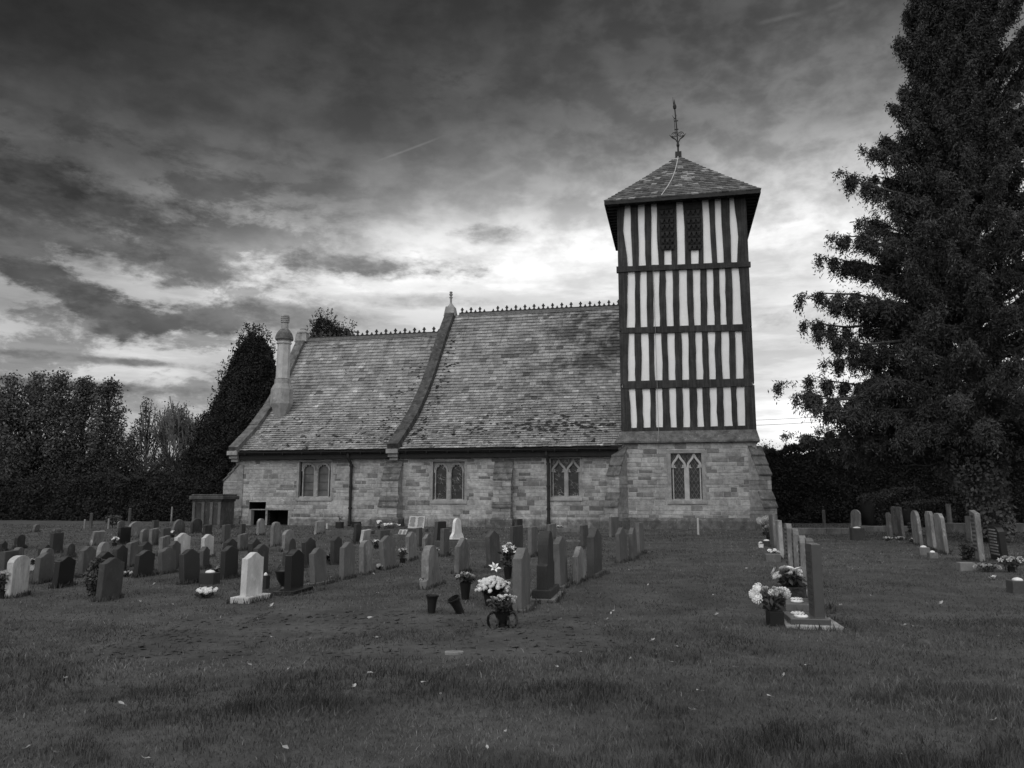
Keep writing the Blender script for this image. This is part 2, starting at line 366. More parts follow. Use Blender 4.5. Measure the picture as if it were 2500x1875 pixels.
def np_mesh(name, V, F, mat, parent=None, tone=None):
    """V (n,3), F (m,3) arrays -> mesh object, quickly"""
    me = bpy.data.meshes.new(name); n = len(V); m = len(F)
    me.vertices.add(n); me.vertices.foreach_set('co', np.ascontiguousarray(V, np.float32).ravel())
    me.loops.add(m * 3); me.loops.foreach_set('vertex_index', np.ascontiguousarray(F, np.int32).ravel())
    me.polygons.add(m); me.polygons.foreach_set('loop_start', np.arange(0, m * 3, 3, dtype=np.int32))
    me.polygons.foreach_set('loop_total', np.full(m, 3, np.int32))
    if tone is not None:
        at_ = me.attributes.new('tone', 'FLOAT', 'POINT'); at_.data.foreach_set('value', np.ascontiguousarray(tone, np.float32))
    me.materials.append(MATS[mat]); me.update(calc_edges=True)
    o = bpy.data.objects.new(name, me); COL.objects.link(o)
    if parent: o.parent = parent
    return o
def vnoise(x, y, seed=0):
    """smooth value noise in numpy"""
    xi = np.floor(x).astype(int); yi = np.floor(y).astype(int); fx = x - xi; fy = y - yi
    fx = fx * fx * (3 - 2 * fx); fy = fy * fy * (3 - 2 * fy)
    def h(a, b):
        k = (a * 374761393 + b * 668265263 + seed * 974634777) & 0x7fffffff; k = ((k ^ (k >> 13)) * 1274126177) & 0x7fffffff
        return ((k ^ (k >> 16)) & 0xffff) / 65535.0
    return (h(xi, yi) * (1 - fx) + h(xi + 1, yi) * fx) * (1 - fy) + (h(xi, yi + 1) * (1 - fx) + h(xi + 1, yi + 1) * fx) * fy
def gz(x, y):
    """height of the churchyard ground"""
    x = np.asarray(x, float); y = np.asarray(y, float)
    near = np.clip((14 - y) / 8, 0, 1)
    z = .05 * (vnoise(x * .35, y * .35, 1) - .5) + .03 * (vnoise(x * 1.1, y * 1.1, 2) - .5) + near * .05 * (vnoise(x * 1.9, y * 1.9, 3) - .5)
    return z
def gzf(x, y): return float(gz(np.array([x]), np.array([y]))[0])

# ------------------------------------------------------------------ ground
def build_ground():
    xs = np.concatenate([[-1500, -600, -250, -120, -70], np.arange(-42, 42.01, .22), [70, 120, 250, 600, 1500]])
    ys = np.concatenate([[-200, -60, -20, -6], np.arange(-2, 48, .22), [60, 90, 150, 400, 1000, 2500]])
    XX, YY = np.meshgrid(xs, ys, indexing='ij'); ZZ = gz(XX, YY)
    ZZ = np.where((np.abs(XX) > 45) | (YY > 50) | (YY < -3), 0, ZZ)
    nx, ny = XX.shape; V = np.stack([XX, YY, ZZ], -1).reshape(-1, 3)
    i, j = np.meshgrid(np.arange(nx - 1), np.arange(ny - 1), indexing='ij'); a = (i * ny + j).ravel(); b = a + ny; c = b + 1; d = a + 1
    F = np.concatenate([np.stack([a, b, c], -1), np.stack([a, c, d], -1)])
    o = np_mesh('ground', V, F, 'grass_soil'); tag(o, kind='structure')
    o.data.polygons.foreach_set('use_smooth', [True] * len(o.data.polygons))
build_ground()
def build_grass():
    Vs = []; Fs = []; Ts = []; base = 0
    def zone(y0, y1, dens, hmin, hmax, wid, seg2):
        nonlocal base
        wid_ = 1.9 * (y1) * .5 + 2; n = int((y1 - y0) * 2 * wid_ * dens)
        y = y0 + (y1 - y0) * rng.random(n); x = (rng.random(n) * 2 - 1) * wid_
        keep = np.abs(x) < .95 * y + 1.2
        # clear of the church and its gravel strip
        v = (x - O[0]) * N[0] + (y - O[1]) * N[1]; u = (x - O[0]) * A[0] + (y - O[1]) * A[1]
        keep &= ~((v > -.45) & (u > -21.3) & (u < 7.6))
        # worn soil patches grow thin
        bare = vnoise(x * .9, y * 1.6, 9); 
        worn = ((x > -4.2) & (x < 1.0) & (y > 7.6) & (y < 10.8) & (bare > .47))
        keep &= ~(worn & (rng.random(n) < .88))
        x = x[keep]; y = y[keep]; n = len(x)
        cl = vnoise(x * 1.3, y * 1.3, 5) * .6 + vnoise(x * 4, y * 4, 6) * .4
        near = np.clip((8.5 - y) / 4, 0, 1)
        h = (hmin + (hmax - hmin) * rng.random(n)) * (.55 + 1.0 * cl) * (1 + .55 * near * (cl > .5))
        az_ = rng.random(n) * 2 * np.pi; ln = h * (.25 + .9 * rng.random(n))
        dx = np.cos(az_) * ln; dy = np.sin(az_) * ln; pa = rng.random(n) * 2 * np.pi
        px = np.cos(pa) * wid * .5 * (.6 + .8 * rng.random(n)); py = np.sin(pa) * wid * .5
        z = gz(x, y) - .006
        tuft = np.clip((vnoise(x * .9, y * 1.3, 21) * .4 + vnoise(x * 2.6, y * 3.4, 22) * .35 + vnoise(x * 7, y * 8, 23) * .25 - .50) * 7, 0, 1)
        h = h * (1 + .9 * tuft * near); tone = (.6 + .6 * rng.random(n)) * (1.15 - .48 * tuft) * (.72 + .6 * vnoise(x * .5, y * .8, 12)) * (.75 + .5 * vnoise(x * .16, y * .3, 13)); tone[rng.random(n) < .035] *= 1.9
        P0 = np.stack([x - px, y - py, z], -1); P1 = np.stack([x + px, y + py, z], -1); T = np.stack([x + dx, y + dy, z + h * .95], -1)
        if seg2:
            M0 = np.stack([x - px * .8 + dx * .3, y - py * .8 + dy * .3, z + h * .6], -1); M1 = np.stack([x + px * .8 + dx * .3, y + py * .8 + dy * .3, z + h * .6], -1)
            V = np.stack([P0, P1, M0, M1, T], 1).reshape(-1, 3); k = base + np.arange(n)[:, None] * 5
            F = np.concatenate([k + [0, 1, 3], k + [0, 3, 2], k + [2, 3, 4]]); T_ = np.repeat(tone, 5); m = 5
        else:
            V = np.stack([P0, P1, T], 1).reshape(-1, 3); k = base + np.arange(n)[:, None] * 3; F = k + [0, 1, 2]; T_ = np.repeat(tone, 3); m = 3
        Vs.append(V); Fs.append(F); Ts.append(T_); base += n * m
    zone(3.6, 6.5, 3200, .015, .048, .0045, True)
    zone(6.5, 10, 1500, .015, .042, .0065, True)
    zone(10, 17, 420, .02, .045, .012, False)
    zone(17, 27, 130, .02, .05, .024, False)
    zone(27, 43, 60, .03, .06, .04, False)
    o = np_mesh('grass', np.concatenate(Vs), np.concatenate(Fs), 'grass_blade', tone=np.concatenate(Ts))
    tag(o, 'short rough grass covering the whole churchyard', 'grass', kind='stuff')
build_grass()
# ------------------------------------------------------------------ the church: local x along the wall, local y into the depth
church = empty('church', O, -TH, 'stone church with slate roofs and a black and white timber framed tower', 'church')
rr = random.Random(5)
def stone_face(name, parent, u0, u1, z0, z1, v, holes=(), shape=None, skip_mortar=False, quoin=True, axis='u', sgn=1, seed=1):
    """coursed rubble wall: every block is a chamfered face of its own tone, set proud of the mortar"""
    r = random.Random(seed); mb = MB(); z = z0
    while z < z1 - .04:
        h = r.choice([.13, .16, .19, .21, .24]) * r.uniform(.9, 1.1); h = min(h, z1 - z)
        if z1 - z - h < .08: h = z1 - z
        u = u0 - r.uniform(0, .3)
        while u < u1:
            w = r.choice([.28, .4, .5, .62, .8]) * r.uniform(.85, 1.15); ua, ub = max(u, u0), min(u + w, u1)
            if u1 - ub < .12: ub = u1
            u = ub if ub >= u1 else u + w
            if ub - ua < .06: continue
            segs = [(ua, ub)]
            for (h0, h1, g0, g1) in holes:
                if z + h > g0 + .02 and z < g1 - .02:
                    ns = []
                    for (p, q) in segs:
                        if q <= h0 or p >= h1: ns.append((p, q))
                        else:
                            if p < h0: ns.append((p, h0))
                            if q > h1: ns.append((h1, q))
                    segs = ns
            tone = .225 * r.uniform(.88, 1.14)
            if r.random() < .11: tone = r.uniform(.08, .125)
            elif r.random() < .16: tone = r.uniform(.12, .17)
            elif r.random() < .14: tone = r.uniform(.235, .27)
            for (p, q) in segs:
                if q - p < .05: continue
                if shape and not shape((p + q) / 2, z + h / 2): continue
                j = .008; c = .012; d = .012 + r.uniform(0, .014); k = [r.uniform(-.006, .006) for _ in range(4)]
                a0, a1, b0, b1 = p + j + k[0], q - j + k[1], z + j + k[2] * .6, z + h - j + k[3] * .6
                pts = [(a0, 0, b0), (a1, 0, b0), (a1, 0, b1), (a0, 0, b1), (a0 + c, -d, b0 + c), (a1 - c, -d, b0 + c), (a1 - c, -d, b1 - c), (a0 + c, -d, b1 - c)]
                fs = [(4, 5, 6, 7), (0, 1, 5, 4), (1, 2, 6, 5), (2, 3, 7, 6), (3, 0, 4, 7)]
                if axis == 'u': P = [(x, v + y * sgn, zz) for x, y, zz in pts]
                else: P = [(v + y * sgn, x, zz) for x, y, zz in pts]
                mb.add(P, fs, tone)
        z += h
    return mb.build(name, 'rubble_stone', parent)
def wall_sheet(mb, u0, u1, z0, z1, v, holes):
    """the mortar bed behind the blocks, open at the windows"""
    us = sorted({u0, u1, *[h[0] for h in holes], *[h[1] for h in holes]}); zs = sorted({z0, z1, *[h[2] for h in holes], *[h[3] for h in holes]})
    for a, b in zip(us, us[1:]):
        for c, d in zip(zs, zs[1:]):
            if any(a >= h[0] - 1e-4 and b <= h[1] + 1e-4 and c >= h[2] - 1e-4 and d <= h[3] + 1e-4 for h in holes): continue
            mb.add([(a, v, c), (b, v, c), (b, v, d), (a, v, d)], [(0, 1, 2, 3)])

UL = -20.62; UD = -11.6; UR = 0.0; ZE = 3.78; VW = .25
win1 = (-17.0, -14.98, 1.38, 3.42); win2 = (-9.6, -7.66, 1.24, 3.36); win3 = (-3.42, -1.80, 1.42, 3.45)
cel1 = (-19.72, -18.74, -.3, 1.22); cel2 = (-18.62, -17.42, -.3, .78)
mb = MB(); holes = [win1, win2, win3, cel1, cel2]
wall_sheet(mb, UL, UR, -.2, ZE + .1, VW, holes)
mb.add([(UL, VW, -.2), (UL, VW, ZE + .1), (UL, 13.6, ZE + .1), (UL, 13.6, -.2)], [(0, 1, 2, 3)])
mb.add([(UL, 6.8, ZE), (UL, VW, ZE), (UL, 13.35, ZE)], [(0, 1, 2)])
mb.add([(UL, 13.6, -.2), (UL, 13.6, ZE), (UR, 13.6, ZE), (UR, 13.6, -.2)], [(0, 1, 2, 3)])
mb.build('mortar_bed', 'mortar', church)
stone_face('chancel_wall', church, UL, UD, -.1, ZE, VW, holes, seed=3)
stone_face('nave_wall', church, UD, UR, -.1, ZE, VW, holes, seed=4)
stone_face('chancel_wall', church, VW, 13.6, -.1, ZE, UL, axis='v', sgn=1, seed=8)
# plinth courses, stepped out at the foot
mb = MB(); r = random.Random(21)
for (a, b, v0, zt) in ((-17.3, -12.2, VW - .1, .34), (-10.9, -6.2, VW - .12, .40), (-5.1, -.7, VW - .12, .40)):
    u = a
    while u < b - .05:
        w = min(r.uniform(.4, .9), b - u)
        mb.hexa([(u + .006, v0, -.15), (u + w - .006, v0, -.15), (u + w - .006, VW, -.15), (u + .006, VW, -.15), (u + .006, v0 + r.uniform(-.01, .01), zt), (u + w - .006, v0, zt), (u + w - .006, VW - .03, zt + .1), (u + .006, VW - .03, zt + .1)], .21 * r.uniform(.75, 1.15))
        u += w
parts(mb, 'plinth', 'rubble_stone', church, 0, .05)

# ---- roof profiles (depth, height): bell-cast, flatter at the eaves
nave_prof = [(-.18, 3.92), (.9, 4.60), (2.1, 5.36), (3.5, 6.42), (4.9, 7.70), (6.1, 9.02), (7.3, 10.42), (8.45, 11.75), (9.9, 13.30)]
chan_prof = nave_prof[:-1]; CC = 8.45
def skew(o, k=-.088):
    # the east gable is not quite square to the long wall
    for v in o.data.vertices: v.co.x += k * max(0, min(v.co.y, 2 * CC)) * max(0, (UD - v.co.x) / (UD - UL))
    return o
def dens(prof, k=6):
    P = []; n = len(prof)
    for i in range(n - 1):
        p0 = prof[max(i - 1, 0)]; p1 = prof[i]; p2 = prof[i + 1]; p3 = prof[min(i + 2, n - 1)]
        for j in range(k):
            t = j / k; P.append(tuple(.5 * ((2 * p1[q]) + (-p0[q] + p2[q]) * t + (2 * p0[q] - 5 * p1[q] + 4 * p2[q] - p3[q]) * t * t + (-p0[q] + 3 * p1[q] - 3 * p2[q] + p3[q]) * t ** 3) for q in (0, 1)))
    return P + [prof[-1]]
def arc(prof):
    s = [0]; 
    for a, b in zip(prof, prof[1:]): s.append(s[-1] + math.dist(a, b))
    return s
def at_s(prof, s, d):
    i = 0
    while i < len(s) - 2 and s[i + 1] < d: i += 1
    t = (d - s[i]) / (s[i + 1] - s[i]); a, b = prof[i], prof[i + 1]
    n = (b[0] - a[0], b[1] - a[1]); L_ = math.hypot(*n); return (a[0] + (b[0] - a[0]) * t, a[1] + (b[1] - a[1]) * t), (n[0] / L_, n[1] / L_)
def slate_slope(name, parent, u0, u1, prof, e0, e1, wmin, wmax, mat, seed, base=.26, mirror=None, rise=0.0):
    """each slate is modelled: a slab lifted at its tail, in courses that diminish up or down the slope"""
    r = random.Random(seed); P = dens(prof); S_ = arc(P); tot = S_[-1]; mb = MB(); d = 0.0
    while d < tot - .05:
        f_ = d / tot; ex = e0 + (e1 - e0) * f_; d2 = min(d + ex * 1.25, tot)
        (y0, z0), (ty, tz) = at_s(P, S_, d); (y1, z1), _ = at_s(P, S_, d2); ny, nz = -tz, ty
        u = u0 - r.uniform(0, wmax)
        while u < u1:
            w = r.uniform(wmin, wmax) * (1 + .25 * f_); a, b = max(u, u0), min(u + w, u1); u += w
            if b - a < .05: continue
            t = .020 + r.uniform(-.004, .008); tone = base * r.uniform(.80, 1.15)
            if r.random() < .06: tone = base * r.uniform(1.25, 1.6)
            if r.random() < .04: tone = base * r.uniform(.4, .6)
            gp = .005; q = r.uniform(-.022, .022) * (1.0 - .5 * f_); la = t + .036; lb = la + r.uniform(-.006, .006)
            ya, za = y0 + ty * q, z0 + tz * q
            pts = [(a + gp, ya + ny * la, za + nz * la), (b - gp, ya + ny * lb + ty * r.uniform(-.012, .012), za + nz * lb), (b - gp, y1 + ny * .004, z1 + nz * .004), (a + gp, y1 + ny * .004, z1 + nz * .004),
                   (a + gp, ya + ny * (la - t), za + nz * (la - t)), (b - gp, ya + ny * (lb - t), za + nz * (lb - t))]
            fs = [(0, 1, 2, 3), (4, 5, 1, 0), (0, 3, 4), (1, 5, 2)]
            if mirror is not None: pts = [(x, 2 * mirror - y, z) for x, y, z in pts]; fs = [tuple(reversed(f)) for f in fs]
            mb.add([(x, y, z + rise * (x - u0)) for x, y, z in pts], fs, tone)
        d += ex
    return mb.build(name, mat, parent)
roof_c = skew(slate_slope('chancel_roof', church, UL + .15, UD + .3, chan_prof, .235, .33, .22, .38, 'roof_slate', 5, .28))
roof_n = slate_slope('nave_roof', church, UD + .1, .24, nave_prof, .235, .34, .22, .38, 'roof_slate', 6, .265)
skew(slate_slope('chancel_roof', church, UL + .15, UD + .3, chan_prof, .5, .6, .6, 1.0, 'roof_slate', 7, .25, mirror=CC))
slate_slope('nave_roof', church, UD + .1, 2.0, nave_prof, .5, .6, .6, 1.0, 'roof_slate', 8, .25, mirror=9.9)
slate_slope('nave_roof', church, .24, 2.0, [p for p in nave_prof if p[0] > 6.9], .34, .34, .4, .6, 'roof_slate', 9, .24)
mb = MB()
for (a, b, pr, c) in ((UL + .1, UD + .2, chan_prof, CC), (UD + .1, .2, nave_prof, 9.9)):
    P = dens(pr); Q = P + [(2 * c - y, z) for y, z in reversed(P[:-1])]
    for p, q in zip(Q, Q[1:]): mb.add([(a, p[0], p[1] - .03), (b, p[0], p[1] - .03), (b, q[0], q[1] - .03), (a, q[0], q[1] - .03)], [(0, 1, 2, 3)])
# gables
for (u_, pr, c) in ((UL + .12, chan_prof, CC), (UD + .2, nave_prof, 9.9), (1.95, nave_prof, 9.9)):
    P = dens(pr); Q = P + [(2 * c - y, z) for y, z in reversed(P[:-1])]; Q = [(y, z - .04) for y, z in Q]
    mb.add([(u_, y, z) for y, z in Q], [tuple(range(len(Q)))])
for o_ in parts(mb, 'roof_bed', 'slate_bed', church): skew(o_)
# cushions of moss on the slates
MP = dens(nave_prof)
def on_roof(u, v):
    for p, q in zip(MP, MP[1:]):
        if p[0] <= v <= q[0]: return p[1] + (q[1] - p[1]) * (v - p[0]) / (q[0] - p[0]), (q[1] - p[1]) / (q[0] - p[0])
    return MP[-1][1], 1.2
mb = MB(); r = random.Random(88)
def cushion(u, v, s_):
    z, sl = on_roof(u, v); l = math.hypot(1, sl); ny, nz = -sl / l, 1 / l; ty, tz = 1 / l, sl / l; k = 9; e = [r.uniform(.6, 1.2) for _ in range(k)]; vs = [(u, v + ny * (.085 + s_ * .4), z + nz * (.085 + s_ * .4))]
    for i in range(k):
        a = 2 * math.pi * i / k; du = s_ * 1.5 * e[i] * math.cos(a); dt = s_ * .75 * e[i] * math.sin(a); vs.append((u + du, v + ty * dt + ny * .058, z + tz * dt + nz * .058)); 
    mb.add(vs, [(0, i + 1, (i + 1) % k + 1) for i in range(k)])
for _ in range(95): cushion(r.gauss(-3.0, 1.5) if r.random() < .75 else r.uniform(-7.5, -.5), abs(r.gauss(1.55, .42)) + .1, r.uniform(.05, .15))
for _ in range(70):
    v = r.uniform(.8, 8.5); cushion(UD + .75 + abs(r.gauss(0, .35)), v, r.uniform(.03, .09))
for _ in range(50): cushion(r.uniform(UD + .8, -.6), r.uniform(.3, 4.0), r.uniform(.02, .06))
mb.v = [p if p[0] < -.15 else (-.15, p[1], p[2]) for p in mb.v]
o = mb.build('roof_moss', 'roof_moss', church, smooth=True); o['kind'] = 'stuff'
mb = MB()
for _ in range(60): cushion(UD - .35 - abs(r.gauss(0, 1.1)), r.uniform(.4, 6.5), r.uniform(.03, .08))
for _ in range(45): cushion(r.uniform(UL + 1.6, UD - .5), r.uniform(.3, 7.8), r.uniform(.02, .05))
o = mb.build('roof_moss', 'roof_moss', church, smooth=True); o['kind'] = 'stuff'
# ridge tiles and iron-like cresting
def ridge(u0, u1, c, z, drop=0.0):
    mb = MB(); u = u0
    zz = lambda x: z + drop * (x - u0)
    while u < u1 - .01:
        w = min(.46, u1 - u)
        for sg in (-1, 1):
            mb.add([(u + .004, c + sg * .24, zz(u) - .20), (u + w - .004, c + sg * .24, zz(u) - .20), (u + w - .004, c, zz(u) + .1), (u + .004, c, zz(u) + .1)], [(0, 1, 2, 3) if sg < 0 else (3, 2, 1, 0)])
        u += w
    skew(mb.build('ridge_tiles', 'ridge_tile', church))
    mb = MB(); u = u0 + .2; k = 0; t = .03
    rc = random.Random(3)
    mb.box(u0, u1, c - t, c + t, zz(u0) + .06, zz(u0) + .13)
    while u < u1 - .15:
        b = zz(u) + .12
        if rc.random() < .06: u += .30; k += 1; continue
        if k % 2 == 0:   # tall cross
            for (x0, x1, a, e) in ((-.03, .03, 0, .34), (-.10, .10, .17, .235), (-.055, .055, .10, .30)): mb.box(u + x0, u + x1, c - t - a * .01, c + t + a * .01, b + a, b + e)
        else:
            mb.box(u - .05, u + .05, c - t, c + t, b, b + .10); mb.box(u - .025, u + .025, c - t + .002, c + t - .002, b + .1, b + .16)
        mb.prism([(u - .12, b - .02), (u + .12, b - .02), (u + .05, b + .07), (u - .05, b + .07)], 'y', c - t - .003, c + t + .003)
        u += .30; k += 1
    skew(mb.build('ridge_cresting', 'iron', church))
ridge(UL + .5, UD + .1, CC, 11.80)
ridge(UD + .7, .24, 9.9, 13.32)
# stone copings that follow the curve of the gables
def coping(name, u0, u1, prof, c, up, mat, kneel=True):
    P = dens(prof, 3); mb = MB(); r = random.Random(int(abs(u0) * 10)); n = len(P)
    for side in (0, 1):
        i = 0
        while i < n - 1:
            j = min(i + r.choice([2, 3, 3, 4]), n - 1); k = r.uniform(-.02, .02)
            pts = []
            for q in range(i, j + 1):
                (y, z) = P[q]; a = P[max(q - 1, 0)]; b = P[min(q + 1, n - 1)]; l = math.dist(a, b); ny, nz = -(b[1] - a[1]) / l, (b[0] - a[0]) / l
                pts.append(((y + ny * (up + k), z + nz * (up + k)), (y - ny * .12, z - nz * .12)))
            for p, q in zip(pts, pts[1:]):
                H_ = []
                for (t_, b_) in (p, q):
                    for (y, z, uu) in ((b_[0], b_[1], u0), (b_[0], b_[1], u1), (t_[0], t_[1], u1 - .05), (t_[0], t_[1], u0 + .05)):
                        H_.append((uu, 2 * c - y if side else y, z))
                mb.add(H_, [(0, 1, 5, 4), (1, 2, 6, 5), (2, 3, 7, 6), (3, 0, 4, 7), (0, 3, 2, 1), (4, 5, 6, 7)], .2)
            i = j
    return mb.build(name, mat, church)
skew(coping('gable_coping', UL - .22, UL + .42, chan_prof, CC, .26, 'mossy_stone'))
coping('gable_coping', UD - .20, UD + .50, nave_prof, 9.9, .34, 'coping_moss')
# kneelers at the foot of the copings
mb = MB()
for (a, b) in ((UL - .25, UL + .35), (UD - .22, UD + .42)):
    mb.box(a, b, -.32, VW, 3.70, 3.93); mb.box(a + .05, b - .05, -.16, VW - .002, 3.52, 3.698); mb.box(a + .1, b - .1, -.02, VW - .004, 3.36, 3.518)
parts(mb, 'kneeler', 'dressed_stone', church, .015, .05)
# small stone cross and gable apex stones
mb = MB(); u_, c = UD + .12, 9.9
mb.hexa([(u_ - .38, c - .4, 13.2), (u_ + .38, c - .4, 13.2), (u_ + .38, c + .4, 13.2), (u_ - .38, c + .4, 13.2), (u_ - .27, c - .3, 13.85), (u_ + .27, c - .3, 13.85), (u_ + .27, c + .3, 13.85), (u_ - .27, c + .3, 13.85)])
mb.lathe([(.26, 0), (.22, .08), (.10, .22), (.075, .3), (.07, .62), (.12, .64), (.12, .69), (.065, .71), (.07, .78), (.12, .84), (.12, .90), (.07, .94), (.11, 1.0), (.10, 1.06), (.03, 1.09)], u_, c, 13.84, 8)
mb.build('gable_finial', 'dressed_stone', church)
mb = MB(); u_, c = UL + .1, CC
mb.hexa([(u_ - .4, c - .4, 11.6), (u_ + .4, c - .4, 11.6), (u_ + .4, c + .4, 11.6), (u_ - .4, c + .4, 11.6), (u_ - .33, c - .33, 12.15), (u_ + .33, c - .33, 12.15), (u_ + .33, c + .33, 12.15), (u_ - .33, c + .33, 12.15)])
mb.lathe([(.34, 0), (.42, .12), (.36, .25), (.2, .34), (.22, .42), (.05, .48)], u_, c, 12.1, 8)
skew(mb.build('gable_finial', 'dressed_stone', church))
# ---- chimney on the chancel gable
cv = 3.3; cu = onv(692, 880, cv)[0]; cz = onv(692, 925, cv)[1] - 7.5
chim = MB(); p8 = math.pi / 8
chim.lathe([(.30, 6.0), (.50, 6.55), (.64, 6.85), (.64, 7.72), (.52, 7.95), (.46, 8.05), (.46, 8.32)], cu, cv, 0, 8, ph=p8)
chimney = chim.build('chimney', 'dressed_stone', church)
mb = MB(); mb.lathe([(.40, 0), (.385, 1.2), (.375, 2.05), (.45, 2.1), (.45, 2.17), (.40, 2.19), (.40, 2.27), (.47, 2.33)], cu, cv, 7.5 + cz, 8, ph=p8); mb.build('chimney_shaft', 'pale_stone', chimney)
mb = MB(); mb.lathe([(.50, 0), (.54, .06), (.52, .2), (.45, .42), (.34, .58), (.24, .68)], cu, cv, 9.80 + cz, 10); mb.build('chimney_cap', 'mossy_stone', chimney)
mb = MB(); mb.lathe([(.25, 0), (.21, .12), (.19, .42), (.25, .47), (.25, .53), (.21, .55), (.26, .58), (.26, .64), (.21, .66), (.26, .69), (.26, .75), (.21, .77), (.25, .80), (.23, .89), (.14, .94)], cu, cv, 10.42 + cz, 12); mb.build('chimney_pot', 'dressed_stone', chimney)

# ---- eaves: gutter, black board standing in for the fascia shadow, downpipes
mb = MB()
for (a, b) in ((UL + .36, UD - .2), (UD + .42, .02)):
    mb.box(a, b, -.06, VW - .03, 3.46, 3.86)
    for k in range(6):
        t0, t1 = math.pi * (1 + k / 6), math.pi * (1 + (k + 1) / 6); R_ = .085
        p = [(-.14 + R_ * math.cos(t), 3.84 + R_ * math.sin(t)) for t in (t0, t1)]
        mb.add([(a, p[0][0], p[0][1]), (b, p[0][0], p[0][1]), (b, p[1][0], p[1][1]), (a, p[1][0], p[1][1])], [(0, 3, 2, 1), (0, 1, 2, 3)] if False else [(0, 3, 2, 1)])
    mb.box(a, b, -.225, -.215, 3.80, 3.86)
    mb.box(a, b, -.22, -.03, 3.74, 3.755)
    u = a + .4
    while u < b: mb.box(u, u + .04, -.235, -.02, 3.70, 3.80); u += 1.1
parts(mb, 'gutter', 'gutter_black', church, 0, .05)
for (uu) in (-13.92, -3.50):
    mb = MB(); mb.tube([(uu - .05 if uu < -10 else uu, -.12, 3.76), (uu - .05 if uu < -10 else uu, -.1, 3.55), (uu + .06, VW - .16, 3.15), (uu + .06, VW - .16, .2), (uu + .06, VW - .25, .02)], .075, 10)
    for z in (3.05, 1.95, .85, .15): mb.lathe([(.078, 0), (.105, .01), (.105, .1), (.078, .11)], uu + .06, VW - .16, z, 10)
    mb.build('downpipe', 'iron', church, smooth=False)

# ---- buttresses
def buttress(name, base, direc, w, w2, tops, seed, lower_mat='rubble_stone', pl=True):
    """base point on the wall, outward direction, width; tops = (z at wall, z foot upper slope, out upper, z head lower slope, z foot lower slope, out lower)"""
    d = np.array(direc, float); d /= np.linalg.norm(d); s_ = np.array([-d[1], d[0]]); b = np.array(base, float)
    r = random.Random(seed); zt, z1, o1, z2, z3, o2 = tops
    def P(o, s, z): q = b + d * o + s_ * s; return (q[0], q[1], z)
    root = MB()
    def body(o_out, z0, za, ww, mb):      # courses of blocks round the three faces
        z = z0
        while z < za - .02:
            h = min(r.choice([.17, .21, .26]), za - z); 
            if za - z - h < .07: h = za - z
            cut = r.uniform(.3, .7); 
            for (q0, q1) in ((-ww / 2, -ww / 2 + ww * cut), (-ww / 2 + ww * cut, ww / 2)):
                t = .2 * r.uniform(.75, 1.25); e = r.uniform(0, .012)
                mb.hexa([P(o_out + e, q0 + .006, z + .006), P(o_out + e, q1 - .006, z + .006), P(-.2, q1 - .006, z + .006), P(-.2, q0 + .006, z + .006),
                         P(o_out + e, q0 + .006, z + h - .006), P(o_out + e, q1 - .006, z + h - .006), P(-.2, q1 - .006, z + h - .006), P(-.2, q0 + .006, z + h - .006)], t)
            z += h
    body(o2, .45, z3, w2, root)
    body(o1, z3, z1, w, root)
    # the block behind the upper slope
    root.hexa([P(o1 - .03, -w / 2 + .01, z1), P(o1 - .03, w / 2 - .01, z1), P(-.2, w / 2 - .01, z1), P(-.2, -w / 2 + .01, z1), P(.02, -w / 2 + .01, zt - .05), P(.02, w / 2 - .01, zt - .05), P(-.2, w / 2 - .01, zt - .05), P(-.2, -w / 2 + .01, zt - .05)], .18)
    root.hexa([P(o2 - .03, -w2 / 2 + .01, z3), P(o2 - .03, w2 / 2 - .01, z3), P(0, w2 / 2 - .01, z3), P(0, -w2 / 2 + .01, z3), P(o1, -w2 / 2 + .01, z2), P(o1, w2 / 2 - .01, z2), P(0, w2 / 2 - .01, z2), P(0, -w2 / 2 + .01, z2)], .18)
    bo = root.build('buttress', lower_mat, church)
    sl = MB()
    def slope(oa, za, ob, zb, n, ww):
        for i in range(n):
            f0, f1 = i / n, (i + 1) / n; oA, zA = oa + (ob - oa) * f0, za + (zb - za) * f0; oB, zB = oa + (ob - oa) * f1, za + (zb - za) * f1
            lift = .045; x = .03
            sl.hexa([P(oB + .05, -ww / 2 - x, zB - .03), P(oB + .05, ww / 2 + x, zB - .03), P(oA - .02, ww / 2 + x, zA - .02), P(oA - .02, -ww / 2 - x, zA - .02),
                     P(oB + .06, -ww / 2 - x, zB + lift), P(oB + .06, ww / 2 + x, zB + lift), P(oA, ww / 2 + x, zA + .03), P(oA, -ww / 2 - x, zA + .03)], .2)
    slope(.03, zt, o1, z1, 3, w); slope(o1 - .02, z2, o2, z3, 2, w2)
    parts(sl, 'weathering', 'mossy_stone', bo, .008, .02)
    if pl:
        p = MB(); p.hexa([P(o2 + .1, -w2 / 2 - .1, -.15), P(o2 + .1, w2 / 2 + .1, -.15), P(-.1, w2 / 2 + .1, -.15), P(-.1, -w2 / 2 - .1, -.15), P(o2 + .09, -w2 / 2 - .09, .38), P(o2 + .09, w2 / 2 + .09, .38), P(-.1, w2 / 2 + .09, .38), P(-.1, -w2 / 2 - .09, .38)])
        p.hexa([P(o2 + .09, -w2 / 2 - .09, .382), P(o2 + .09, w2 / 2 + .09, .382), P(-.1, w2 / 2 + .09, .382), P(-.1, -w2 / 2 - .09, .382), P(o2, -w2 / 2, .5), P(o2, w2 / 2, .5), P(-.1, w2 / 2, .5), P(-.1, -w2 / 2, .5)])
        p.build('plinth', 'mossy_stone', bo)
    return bo
buttress('buttress', (-11.52, VW), (0, -1), .88, .98, (3.28, 2.34, .62, 1.55, 1.0, .88), 31)
